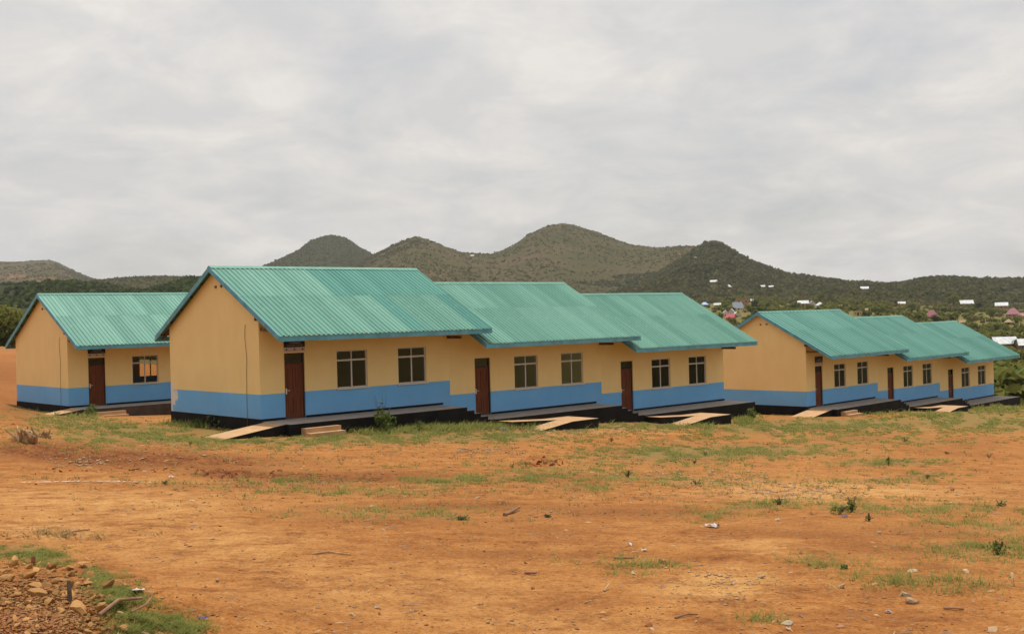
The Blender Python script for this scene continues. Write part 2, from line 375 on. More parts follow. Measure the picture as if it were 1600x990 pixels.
def hill_mat():
    m, t, b = new_mat('bush_covered_hills')
    n1 = noise(t, 0.006, 7, 0.65); n2 = noise(t, 0.035, 6, 0.7); n3 = noise(t, 0.16, 4, 0.65)
    sp = nd(t, 'ShaderNodeSeparateXYZ')
    grassy = ramp(t, n1, [(0.36, (0.052, 0.05, 0.021)), (0.5, (0.078, 0.062, 0.030)), (0.64, (0.105, 0.07, 0.043))])
    bushy = ramp(t, n2, [(0.3, (0.038, 0.045, 0.017)), (0.7, (0.082, 0.082, 0.03))])
    lush_shade = attr(t, 'lush_shade')
    f = math_(t, 'ADD', ramp_f(t, math_(t, 'ADD', n3, math_(t, 'MULTIPLY', n2, 0.6)), 0.95, 0.70), math_(t, 'SUBTRACT', lush_shade, 0.45), clamp=True)
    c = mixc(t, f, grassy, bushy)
    c = mixc(t, math_(t, 'MULTIPLY', lush_shade, 0.85), c, (0.026, 0.029, 0.019))  # whole hillsides darkened in colour to imitate cloud shadow
    c = mixc(t, math_(t, 'MULTIPLY', attr(t, 'meadow'), .8), c, ramp(t, n3, [(0.35, (0.115, 0.11, 0.034)), (0.65, (0.20, 0.165, 0.065))]))
    red = attr(t, 'red')
    c = mixc(t, red, c, ramp(t, n2, [(0.3, (0.27, 0.10, 0.04)), (0.7, (0.36, 0.16, 0.07))]))
    t.links.new(c, b.inputs['Base Color'])
    b.inputs['Roughness'].default_value = 1.0; b.inputs['Specular IOR Level'].default_value = 0.0
    bump(t, b, n3, 0.5, 4.0)
    return m
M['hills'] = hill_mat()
# ------------------------------------------------------------------ terrain
BLD = {0: (-9.2467, 41.4618, -3.6628, 0.7534), 1: (-22.30, 56.935, -4.091, 0.7559), 2: (17.4742, 67.8857, -6.0196, 0.7949)}
def bw(b, x, y, z):      # building frame -> world
    X, Y, Z, t = BLD[b]
    return (X + x * math.cos(t) - y * math.sin(t), Y + x * math.sin(t) + y * math.cos(t), Z + z)
ctrl = [(0, 0, -1.6), (-6, 2, -1.55), (6, 2, -1.75), (0, -12, -0.9), (-15, -8, -0.8), (15, -8, -1.3)]
for b, pts in {0: [(-2.6, -1.0, -.33), (2.5, -1.9, -.50), (5.3, -1.9, -.62), (8.2, -1.9, -.74), (9.9, -1.9, -.84), (10.3, -3.9, -1.09), (13.9, -3.9, -1.22), (18.4, -1.9, -1.44), (20.0, -3.9, -1.66), (23.3, -3.9, -1.84), (28, -1.9, -2.02), (0, 7, -.43), (28, 8, -2.1), (14, 9, -1.3)],
             1: [(-1.0, -1.8, -.22), (.8, -1.9, -.38), (2.4, -1.9, -.48), (4.5, -1.9, -.60), (9, -2, -.85), (0, 7, -.22), (9, 8, -.8)],
             2: [(-2.2, -1.0, -.30), (1.5, -1.9, -.48), (3.3, -1.9, -.54), (6, -1.9, -.66), (9.5, -1.9, -.84), (13.8, -3.9, -1.12), (18.3, -1.9, -1.42), (27, -1.9, -1.72), (0, 8, -.7), (28, 9, -1.9)]}.items():
    for p in pts: ctrl.append(bw(b, *p))
for u, v, r in [(5, 602, 80), (5, 570, 100), (-200, 590, 70), (1590, 645, 95), (1700, 690, 60), (-250, 700, 36)]:
    d = ray(u, v); ctrl.append(tuple(d * r / math.hypot(d[0], d[1])))
ctrl = np.array(ctrl)
def _tps(r2): return 0.5 * r2 * np.log(r2 + 1e-6)
_n = len(ctrl)
_A = _tps(((ctrl[:, None, :2] - ctrl[None, :, :2]) ** 2).sum(-1)) + np.eye(_n) * 6.0
_P = np.c_[np.ones(_n), ctrl[:, :2]]
_S = np.block([[_A, _P], [_P.T, np.zeros((3, 3))]])
_W = np.linalg.solve(_S, np.r_[ctrl[:, 2], 0, 0, 0])
def near_h(x, y):
    h = _W[_n] + _W[_n + 1] * x + _W[_n + 2] * y
    for i in range(_n): h = h + _W[i] * _tps((x - ctrl[i, 0]) ** 2 + (y - ctrl[i, 1]) ** 2)
    return h
TU = np.array([-500, 0, 330, 700, 1150, 1350, 1570, 2100.])
TR = np.array([100, 160, 260, 400, 600, 900, 1400, 3000, 14000.])
TV = np.array([[590, 560, 545, 525, 508, 495, 485, 485, 500],
               [574, 543, 535, 520, 505, 490, 480, 480, 497],
               [602, 575, 548, 524, 506, 490, 476, 472, 488],
               [618, 592, 560, 535, 514, 495, 476, 462, 476],
               [626, 603, 565, 524, 489, 472, 456, 452, 466],
               [630, 600, 561, 526, 496, 477, 459, 453, 462],
               [634, 606, 576, 550, 516, 488, 470, 460, 456],
               [640, 612, 580, 555, 520, 492, 475, 465, 452.]])
TAZ = np.arctan((TU - 800) / F_PX)
def _elev(u, v):
    d = ray(u, v); return d[..., 2] / np.hypot(d[..., 0], d[..., 1])
TE = np.array([[_elev(TU[i], TV[i, j]) for j in range(len(TR))] for i in range(len(TU))])
def far_h(az, r):
    lr = np.log(np.clip(r, TR[0], TR[-1])); lt = np.log(TR)
    a = np.clip(az, TAZ[0], TAZ[-1])
    i = np.clip(np.searchsorted(TAZ, a) - 1, 0, len(TAZ) - 2); j = np.clip(np.searchsorted(lt, lr) - 1, 0, len(lt) - 2)
    fa = (a - TAZ[i]) / (TAZ[i + 1] - TAZ[i]); fr = (lr - lt[j]) / (lt[j + 1] - lt[j])
    e = (TE[i, j] * (1 - fr) + TE[i, j + 1] * fr) * (1 - fa) + (TE[i + 1, j] * (1 - fr) + TE[i + 1, j + 1] * fr) * fa
    return e * r
# hills: (ridge range, front run, back run, bush cover with painted cloud shade, roughness m, ridge profile in photograph pixels)
HILLS = [
 (3600, 1500, 2500, 0.0, 6, [(-700, 420), (-300, 398), (-120, 405), (-60, 412), (0, 408.5), (30, 409), (55, 408), (80, 407), (90, 410), (110, 420), (130, 429), (152, 437), (220, 455), (330, 500)]),
 (3000, 900, 1500, 0.85, 5, [(330, 470), (400, 421), (425, 411), (465, 393), (490, 375), (508, 369), (522, 367), (540, 370), (555, 379), (590, 401), (640, 430), (700, 480)]),
 (2400, 900, 1600, 0.12, 6, [(440, 500), (500, 452), (540, 427), (585, 400), (620, 382), (640, 374), (656, 369.5), (672, 374), (700, 386), (725, 394), (770, 396.5), (800, 386), (830, 365), (858, 353), (880, 348.5), (900, 351), (935, 361), (965, 374), (990, 383), (1030, 387.5), (1080, 384), (1118, 388), (1180, 420), (1260, 460), (1330, 500)]),
 (1900, 750, 1200, 0.62, 5, [(860, 500), (930, 470), (1000, 448), (1050, 415), (1090, 388), (1105, 379), (1120, 376), (1135, 382), (1165, 402), (1190, 413), (1232, 429), (1260, 432), (1290, 437), (1310, 441), (1350, 447), (1420, 455), (1500, 490)]),
 (1700, 600, 1200, 0.72, 4, [(1230, 490), (1290, 452), (1325, 444), (1350, 444), (1385, 447), (1410, 444), (1440, 438), (1465, 434.5), (1500, 434), (1530, 436), (1560, 437), (1600, 437.5), (1700, 430), (1900, 425), (2200, 440)]),
 (9500, 2500, 2500, 0.3, 3, [(1300, 480), (1480, 440), (1540, 434), (1570, 433), (1600, 433.5), (1700, 430), (1900, 432), (2100, 445)]),
 (1000, 380, 700, 0.85, 4, [(-700, 450), (-200, 447), (0, 446.5), (50, 445), (110, 443.5), (140, 446), (180, 452), (240, 462), (320, 480)]),
 (1800, 600, 1000, 0.35, 4, [(40, 480), (110, 445), (150, 438), (190, 434.5), (250, 431), (310, 432), (380, 430), (430, 440), (520, 480)]),
 (800, 300, 600, 0.1, 3, [(130, 500), (200, 465), (260, 450), (300, 440), (350, 434), (420, 445), (520, 490)]),
]
def smin01(t): t = np.clip(t, 0, 1); return t
def terrain(x, y):
    r = np.hypot(x, y); az = np.arctan2(x, y)
    azc = np.clip(az, -0.9, 0.9)
    zf = far_h(azc, r)
    lush_shade = np.full_like(r, 0.25); 
    base = zf.copy(); z = zf.copy()
    nz = fbm(x / 160, y / 160, 3, 5)
    for r0, wf, wb, lu, rough, prof in HILLS:
        pu = np.array([p[0] for p in prof], float); pv = np.array([p[1] for p in prof], float)
        pe = _elev(pu, pv); pa = np.arctan((pu - 800) / F_PX)
        e = np.interp(azc, pa, pe, left=-0.05, right=-0.05)
        rr0 = r0 * (1 + 0.04 * np.sin(azc * 23 + r0))
        t = np.clip((r - (rr0 - wf)) / wf, 0, 1); s = 0.55 * t + 0.45 * t * t * (3 - 2 * t)
        tb = np.clip((r - rr0) / wb, 0, 1); s = np.where(r > rr0, 1 - tb * tb * (3 - 2 * tb), s)
        zl = base + np.maximum(e * rr0 - base, 0) * s + nz * rough * np.minimum(t * 3, 1) * (0.35 + 0.65 * (1 - t)) * (e * rr0 > base)
        on = zl > z + 0.3
        lush_shade = np.where(on, lu * np.clip(t * 2.5, 0, 1) + lush_shade * (1 - np.clip(t * 2.5, 0, 1)), lush_shade); z = np.where(on, zl, z)
    zf = z + fbm(x / 40, y / 40, 8, 3) * np.clip((r - 150) / 300, 0, 1) * 0.8
    m = r < 170
    zn = np.zeros_like(r)
    if m.any(): zn[m] = near_h(x[m], y[m])
    w = np.clip((r - 108) / 55, 0, 1); w = w * w * (3 - 2 * w)
    # fold the ground behind the camera to a mild slope
    zn = np.where(m, zn, 0)
    h = np.where(m, zn * (1 - w) + zf * w, zf)
    # rubble bank in the near left corner, ruts, clods
    nb = np.clip(1 - r / 75, 0, 1)
    far_det = np.clip(1.2 - r / 60, 0, 1)
    h = h + nb * (0.07 * fbm(x / 2.6, y / 2.6, 21, 4) + 0.022 * fbm(x / 0.55, y / 0.55, 31, 3)) + far_det * 0.012 * fbm(x / 0.16, y / 0.16, 41, 2)
    return h, lush_shade
# polar grid round the camera, finest where the lens looks
az_f = np.radians(np.arange(-34, 34.01, 0.14))
az_c = np.radians(np.r_[np.arange(38, 322, 4.0)])
AZ = np.r_[az_f, az_c]
RR = np.r_[np.geomspace(1.2, 5, 24)[:-1], np.geomspace(5, 62, 380)[:-1], np.geomspace(62, 130, 90)[:-1], np.geomspace(130, 14000, 270)]
NR_NEAR = 23 + 379 + 89 + 1
gx = RR[None, :] * np.sin(AZ)[:, None]; gy = RR[None, :] * np.cos(AZ)[:, None]
# rubble heap (bottom left) and small mounds
GZ, GLUSH_SHADE = terrain(gx.ravel(), gy.ravel())
GZ = GZ.reshape(gx.shape); GLUSH_SHADE = GLUSH_SHADE.reshape(gx.shape)
NF = len(az_f)
def H(x, y):
    x = np.atleast_1d(np.asarray(x, float)); y = np.atleast_1d(np.asarray(y, float))
    r = np.clip(np.hypot(x, y), RR[0], RR[-1] * 0.999); az = np.clip(np.arctan2(x, y), az_f[0], az_f[-1] - 1e-6)
    fa = (az - az_f[0]) / (az_f[1] - az_f[0]); i = np.clip(fa.astype(int), 0, NF - 2); fa = fa - i
    j = np.clip(np.searchsorted(RR, r) - 1, 0, len(RR) - 2); fr = (r - RR[j]) / (RR[j + 1] - RR[j])
    return (GZ[i, j] * (1 - fr) + GZ[i, j + 1] * fr) * (1 - fa) + (GZ[i + 1, j] * (1 - fr) + GZ[i + 1, j + 1] * fr) * fa
def hit(u, v, rmin=3.0):
    """first place where the sight line through a photograph pixel meets the ground"""
    u = np.atleast_1d(np.asarray(u, float)); v = np.atleast_1d(np.asarray(v, float))
    d = ray(u, v); d = d / np.hypot(d[:, 0], d[:, 1])[:, None]
    az = np.clip(np.arctan2(d[:, 0], d[:, 1]), az_f[0], az_f[-1] - 1e-6)
    fa = (az - az_f[0]) / (az_f[1] - az_f[0]); i = np.clip(fa.astype(int), 0, NF - 2); fa = (fa - i)[:, None]
    prof = GZ[i] * (1 - fa) + GZ[i + 1] * fa
    below = (d[:, 2:3] * RR[None, :] < prof) & (RR[None, :] > rmin)
    k = np.maximum(below.argmax(1), 1); ok = below.any(1)
    n = np.arange(len(u))
    g0 = d[:, 2] * RR[k - 1] - prof[n, k - 1]; g1 = d[:, 2] * RR[k] - prof[n, k]
    f = np.clip(g0 / np.where(np.abs(g0 - g1) < 1e-9, 1e-9, g0 - g1), 0, 1)
    r = RR[k - 1] + (RR[k] - RR[k - 1]) * f
    P = np.stack([d[:, 0] * r, d[:, 1] * r, prof[n, k - 1] * (1 - f) + prof[n, k] * f], -1)
    return P, ok
def hit1(u, v):
    P, ok = hit([u], [v]); return Vector(P[0])
# heap of earth and stones in the near left corner, bank along the track, little mounds
def lump(u, v, rad, h, sx=1.0):
    p = hit1(u, v); d2 = ((gx - p.x) / sx) ** 2 + (gy - p.y) ** 2
    return h * np.exp(-d2 / (rad * rad))
add = lump(15, 985, 1.1, 0.30, 1.2) + lump(90, 920, 0.6, 0.10) + lump(848, 726, 0.7, 0.28) + lump(45, 700, 1.6, 0.35) + lump(1500, 632, 1.2, 0.35) + lump(150, 712, 2.0, 0.14, 3.0) + lump(460, 745, 1.2, 0.12, 2.5) + lump(350, 742, .6, .10)
GZ = GZ + add
GZ = GZ + 0.045 * np.clip(add * 6, 0, 1) * fbm(gx / 0.13, gy / 0.13, 51, 3)
# cover maps: patches listed as (u, v, half width, half height, strength) in the photograph
GREEN = [(110, 655, 60, 9, .9), (60, 640, 50, 8, .5), (190, 668, 90, 9, .8), (320, 672, 70, 8, .9), (170, 682, 110, 10, .8), (300, 690, 120, 8, .6), (430, 690, 90, 7, .8), (560, 684, 100, 8, 1.), (640, 675, 90, 8, 1.1), (720, 680, 90, 9, 1.2), (800, 682, 70, 8, .7), (900, 668, 60, 6, .6), (980, 664, 60, 6, .8), (1050, 664, 70, 6, .8), (1050, 712, 110, 10, .9), (1110, 703, 110, 10, .8), (1170, 672, 60, 9, .8), (1250, 662, 110, 9, .9), (1400, 662, 140, 10, .95), (1530, 648, 90, 13, 1.1), (1560, 665, 70, 10, .8), (1330, 688, 160, 8, .5), (1230, 705, 130, 6, .7), (1390, 722, 80, 5, .7), (1450, 742, 40, 5, .5), (1350, 752, 90, 4, .4),
         (720, 748, 50, 5, .7), (690, 755, 30, 5, .6), (820, 748, 60, 5, .4), (905, 762, 45, 5, .5), (560, 768, 130, 6, .35), (470, 752, 90, 5, .35), (330, 756, 60, 5, .3), (620, 800, 120, 8, .22), (1120, 805, 50, 6, .4), (1190, 790, 60, 6, .35), (880, 735, 120, 8, .35), (1000, 745, 110, 7, .4), (1100, 755, 60, 5, .35),
         (1545, 822, 75, 9, .3), (1530, 858, 80, 12, .28), (1425, 910, 90, 10, .22), (1345, 790, 40, 10, .35), (1290, 880, 40, 7, .35), (1000, 885, 50, 8, .2), (940, 878, 60, 6, .2), (700, 808, 26, 5, .6), (1180, 968, 20, 6, .3), (1500, 795, 90, 10, .3),
         (35, 862, 50, 9, 1.2), (75, 878, 30, 7, 1.1), (178, 922, 26, 18, 1.1), (185, 940, 40, 12, 1.0), (245, 968, 50, 10, 1.1), (225, 982, 50, 9, 1.1), (275, 984, 35, 8, 1.0), (155, 900, 20, 10, .8)]
TONE = [(5, 585, 60, 40, -.6), (40, 640, 60, 20, -.5), (250, 760, 200, 6, -.3), (700, 790, 160, 8, -.5), (780, 865, 120, 8, -.5), (1000, 800, 130, 8, -.5), (1250, 835, 90, 8, -.6), (1420, 860, 120, 8, -.35), (560, 815, 140, 8, -.45), (940, 940, 90, 8, -.4), (1330, 960, 140, 8, -.35), (60, 702, 90, 12, -1.2), (180, 714, 130, 12, -1.1), (320, 722, 150, 12, -.9), (360, 740, 60, 6, -1.3), (480, 744, 120, 7, -1.1), (560, 750, 80, 4, -.8), (150, 785, 230, 30, .7), (60, 830, 120, 20, .5), (330, 850, 190, 40, .45), (620, 930, 240, 40, .4), (900, 970, 200, 20, .35), (560, 900, 220, 40, .15), (1240, 765, 190, 18, .7), (1290, 770, 90, 12, .4), (1120, 915, 90, 30, .9), (1200, 850, 100, 16, .6), (1450, 770, 140, 14, .45), (880, 670, 110, 10, .55), (1020, 668, 80, 8, .4), (830, 830, 110, 14, -.4), (900, 800, 70, 9, -.3), (1330, 850, 70, 12, -.45), (1390, 925, 60, 8, -.5), (1160, 830, 60, 8, -.35), (1500, 700, 90, 18, -.3), (880, 748, 100, 8, -.45), (640, 740, 80, 8, -.4), (30, 960, 100, 35, -.9), (70, 915, 70, 25, -.5), (1000, 705, 60, 6, -.25), (1350, 685, 90, 5, -.3), (430, 800, 120, 14, -.2), (600, 860, 100, 12, -.25), (1080, 870, 60, 10, -.3), (1430, 830, 110, 14, -.2)]
def cover(plist, U, V):
    t = np.zeros_like(U)
    for u, v, a, b, s in plist:
        q = ((U - u) / a) ** 2 + ((V - v) / b) ** 2
        t += s * np.exp(-q * 1.1)
    return t
near = np.s_[:, :NR_NEAR]
_P = np.stack([gx[near].ravel(), gy[near].ravel(), GZ[near].ravel()], -1); _u, _v, _d = pix(_P)
_c = np.where(_d > .5, np.clip(-cover(TONE, _u, _v), 0, 1), 0).reshape(gx[near].shape)
GZ[near] += _c * (.075 * fbm(gx[near] / .42, gy[near] / .42, 91, 3) + .03 * fbm(gx[near] / .15, gy[near] / .15, 93, 2))
Pn = np.stack([gx[near].ravel(), gy[near].ravel(), GZ[near].ravel()], -1)
U_, V_, D_ = pix(Pn)
front = D_ > 0.5
nzg = fbm(Pn[:, 0] / 1.6, Pn[:, 1] / 1.6, 61, 4)
green = np.where(front, np.clip(cover(GREEN, U_, V_), 0, 1.2), 0.2)
rn = np.hypot(Pn[:, 0], Pn[:, 1])
green = np.maximum(green, np.clip((rn - 66) / 40, 0, 0.75) * (U_ > 560))
green = np.clip(green + 0.35 * nzg * (green > 0.08), 0, 1)
tone = np.clip(np.where(front, cover(TONE, U_, V_), 0) + 0.12 * nzg, -1.0, 0.8)
def polar_faces(j0, j1, n_az):
    nr = j1 - j0
    i = np.arange(n_az); i2 = (i + 1) % n_az
    j = np.arange(nr - 1)
    a = i[:, None] * nr + j[None, :]; b = i2[:, None] * nr + j[None, :]
    return np.stack([a, a + 1, b + 1, b], -1).reshape(-1, 4)[:, ::-1]
me = np_mesh('ground', Pn, polar_faces(0, NR_NEAR, len(AZ)), M['ground'], {'green': green, 'tone': tone}, smooth=True)
ground = link(bpy.data.objects.new('ground', me)); tag(ground, 'bare orange laterite ground with grass patches in front of the school', kind='structure')
farS = np.s_[:, NR_NEAR - 1:]
Pf = np.stack([gx[farS].ravel(), gy[farS].ravel(), GZ[farS].ravel()], -1)
Uf, Vf, Df = pix(Pf)
rf = np.hypot(Pf[:, 0], Pf[:, 1])
REDH = cover([(1520, 452, 24, 5, .5), (1400, 470, 30, 3, .2)], Uf, Vf) * (rf > 900)
REDP = [(10, 575, 60, 35, 1.0)]
red = np.where((Df > 1) & (rf < 175), np.clip(cover(REDP, Uf, Vf) * 1.6, 0, 1), 0)
red = np.maximum(red, np.clip(REDH, 0, .5))
red = np.maximum(red, np.where((rf > 2500) & (Df > 1), np.clip(cover([(25, 432, 18, 2.5, .55), (70, 437, 22, 4, .6), (5, 435, 12, 2, .5)], Uf, Vf), 0, .6), 0))
red = np.maximum(red, np.where((rf > 400) & (Df > 1), np.clip(cover([(1067, 398, 2.5, 3, 1.), (1070, 410, 2.5, 3, .8), (1068, 417, 2.5, 2, .8), (1080, 440, 4, 2, .5), (1110, 454, 30, 1.2, .6), (1120, 457, 24, 1.0, .5), (1143, 458, 1.6, 5, .6), (1350, 460, 1.5, 4, .5)], Uf, Vf), 0, .8), 0))
me = np_mesh('hills', Pf, polar_faces(0, len(RR) - NR_NEAR + 1, len(AZ)), M['hills'], {'lush_shade': GLUSH_SHADE[farS].ravel(), 'red': red, 'meadow': np.clip((1150 - rf) / 350, 0, 1) * np.clip(1 - (GLUSH_SHADE[farS].ravel() - .3) * 4, 0, 1)}, smooth=True)
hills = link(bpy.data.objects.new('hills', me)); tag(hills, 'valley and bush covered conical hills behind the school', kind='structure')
# ------------------------------------------------------------------ school buildings
ML, WD, GO, GR = 9.381, 7.017, 0.24, 0.45           # module length, depth, roof overhangs at the gables
RY, RZ, EY, EZ, BY, BZ = 3.118, 5.79, -1.80, 3.125, 7.80, 3.135   # ridge, front eave, back eave (sheet surface)
SF, SB = (RZ - EZ) / (RY - EY), (RZ - BZ) / (BY - RY)
def roof_z(y): return RZ - SF * (RY - y) if y < RY else RZ - SB * (y - RY)
DX0, DX1, DH = 1.04, 1.924, 2.45
WINS = [(3.363, 4.812), (6.321, 7.770)]
WZ0, WZ1 = 0.995, 2.464
def wall_holes(x0, x1, z0, z1, y0, y1, holes):
    """a straight wall in x with rectangular openings, real reveals"""
    mb = MB()
    xs = sorted({x0, x1, *[h[0] for h in holes], *[h[1] for h in holes]}); zs = sorted({z0, z1, *[h[2] for h in holes], *[h[3] for h in holes]})
    def solid(i, j):
        if not (0 <= i < len(xs) - 1 and 0 <= j < len(zs) - 1): return False
        cx, cz = (xs[i] + xs[i + 1]) / 2, (zs[j] + zs[j + 1]) / 2
        return not any(h[0] < cx < h[1] and h[2] < cz < h[3] for h in holes)
    for i in range(len(xs) - 1):
        for j in range(len(zs) - 1):
            if not solid(i, j): continue
            a, b, c, d = xs[i], xs[i + 1], zs[j], zs[j + 1]
            mb.add([(a, y0, c), (b, y0, c), (b, y0, d), (a, y0, d)], [(0, 1, 2, 3)], 0)
            mb.add([(a, y1, c), (b, y1, c), (b, y1, d), (a, y1, d)], [(3, 2, 1, 0)], 1)
            if not solid(i - 1, j): mb.add([(a, y0, c), (a, y1, c), (a, y1, d), (a, y0, d)], [(3, 2, 1, 0)], 0)
            if not solid(i + 1, j): mb.add([(b, y0, c), (b, y1, c), (b, y1, d), (b, y0, d)], [(0, 1, 2, 3)], 0)
            if not solid(i, j - 1): mb.add([(a, y0, c), (b, y0, c), (b, y1, c), (a, y1, c)], [(3, 2, 1, 0)], 0)
            if not solid(i, j + 1): mb.add([(a, y0, d), (b, y0, d), (b, y1, d), (a, y1, d)], [(0, 1, 2, 3)], 0)
    return mb
def gable_mb(x0, x1):
    ys = [0.006, RY, WD - 0.006]; zt = [roof_z(0.0) - 0.105, RZ - 0.10, roof_z(WD) - 0.10]
    mb = MB(); poly = [(0.006, -1.7), (WD - 0.006, -1.7)] + [(y, z) for y, z in zip(reversed(ys), reversed(zt))]
    n = len(poly); mb.add([(x0, y, z) for y, z in poly] + [(x1, y, z) for y, z in poly], [tuple(reversed(range(n))), ], 0)
    mb.f.append(tuple(range(n, 2 * n))); mb.m.append(1)
    for i in range(n):
        j = (i + 1) % n; mb.f.append((i, j, n + j, n + i)); mb.m.append(0)
    return mb
_cache = {}
def sheet_mesh(w, nrib, y_top, y_bot, lift, back=False):
    key = (round(w, 3), nrib, y_top, y_bot, lift, back)
    if key in _cache: return _cache[key]
    p = w / nrib; hh = 0.038 if p < 0.3 else 0.06; prof = []
    for k in range(nrib):
        for fx, fz in ((0, 0), (0.55, 0), (0.62, hh), (0.93, hh)): prof.append(((k + fx) * p, fz))
    prof.append((w + 0.012, 0.0))
    ys = np.linspace(y_top, y_bot, 3 if not back else 2)
    V = []; Fc = []
    for y in ys:
        sag = lift
        for x, z in prof: V.append((x, y, roof_z(y) + z + sag))
    n = len(prof)
    for a in range(len(ys) - 1):
        for i in range(n - 1): Fc.append((a * n + i, (a + 1) * n + i, (a + 1) * n + i + 1, a * n + i + 1) if not back else (a * n + i, a * n + i + 1, (a + 1) * n + i + 1, (a + 1) * n + i))
    me = bpy.data.meshes.new('roof_sheet'); me.from_pydata(V, [], Fc); me.materials.append(M['sheet']); me.update()
    _cache[key] = me; return me
def slope_board(mb, x0, x1, ya, yb, drop0, drop1):
    """a board along the roof slope between ya and yb, drop below the sheet line"""
    v = []
    for y in (ya, yb):
        z = roof_z(y); v.append((y, z - drop1, z - drop0))
    (a, al, ah), (b, bl, bh) = v
    mb.hexa([(x0, a, al), (x1, a, al), (x1, b, bl), (x0, b, bl)], [(x0, a, ah), (x1, a, ah), (x1, b, bh), (x0, b, bh)])
def window_mesh(w, h):
    mb = MB(); t = 0.05; d0, d1 = 0.0, 0.05
    zt = h * 0.735
    mb.box(0, t, d0, d1, 0, h); mb.box(w - t, w, d0, d1, 0, h)
    mb.box(t, w - t, d0, d1, 0, t); mb.box(t, w - t, d0, d1, h - t, h)
    mb.box(t, w - t, d0 + .002, d1, zt - 0.035, zt + 0.035)
    mb.box(w / 2 - 0.03, w / 2 + 0.03, d0 + .004, d1, t, zt - 0.035); mb.box(w / 2 - 0.022, w / 2 + 0.022, d0 + .004, d1, zt + 0.035, h - t)
    # slim bars of the opening vents in the top lights
    return mb.mesh('window', M['frame'])
WIN_ME = window_mesh(1.449, 1.469)
def box_mesh(name, dims, mat):
    mb = MB(); mb.box(*dims); return mb.mesh(name, mat)
PANES = []
_w, _h_, _t = 1.449, 1.469, 0.05
_zt = _h_ * 0.735
for (a, b) in ((_t, _w / 2 - 0.03), (_w / 2 + 0.03, _w - _t)):
    PANES.append(box_mesh('pane', (a, b, 0.022, 0.027, _t, _zt - 0.035), M['glass']))
for (a, b) in ((_t, _w / 2 - 0.022), (_w / 2 + 0.022, _w - _t)):
    PANES.append(box_mesh('pane', (a, b, 0.022, 0.027, _zt + 0.035, _h_ - _t), M['glass']))
SILL_ME = box_mesh('sill', (-0.04, _w + 0.04, -0.06, 0.02, -0.05, -0.002), M['frame'])
def door_meshes():
    w = DX1 - DX0; lw0, lw1 = 0.05, w - 0.05; top = 2.04
    fr = MB(); fr.box(0, 0.05, 0, 0.10, 0, DH); fr.box(w - .05, w, 0, .10, 0, DH); fr.box(.05, w - .05, 0, .10, DH - .05, DH); fr.box(.05, w - .05, .002, .10, top, top + .05)
    lf = MB(); lf.box(lw0 + .004, lw1 - .004, .045, .085, .008, top - .004)
    # stiles and rails proud of the panels
    def rail(x0, x1, z0, z1): lf.box(x0, x1, .028, .0445, z0, z1)
    a, b = lw0 + .004, lw1 - .004; s = .095; mid = w / 2
    rail(a, a + s, .008, top - .004); rail(b - s, b, .008, top - .004)
    for z0, z1 in ((.008, .20), (.78, .90), (1.0, 1.10), (top - .12, top - .004)): rail(a + s, b - s, z0, z1)
    for z0, z1 in ((.20, .78), (1.10, top - .12)): rail(mid - .045, mid + .045, z0, z1)
    for z0, z1 in ((.22, .76), (1.12, top - .14)):
        for x0, x1 in ((a + s + .02, mid - .065), (mid + .065, b - s - .02)):
            lf.box(x0 + .015, x1 - .015, .034, .0448, z0 + .015, z1 - .015)
    hd = MB(); hd.box(a + .025, a + .07, .014, .0275, .93, 1.14); hd.tube([(a + .048, .014, 1.06), (a + .048, -.03, 1.06), (a + .17, -.032, 1.058)], [.010, .010, .009], 6)
    tp = MB(); tp.box(.05, w - .05, .05, .055, top + .05, DH - .05)
    return fr.mesh('door_frame', M['doorframe']), lf.mesh('door', M['door']), hd.mesh('handle', M['metal']), tp.mesh('transom_pane', M['glass'])
DOOR_ME = door_meshes()
def ob(name, me, parent, loc=(0, 0, 0)):
    o = bpy.data.objects.new(name, me); link(o, parent); o.location = loc; return o
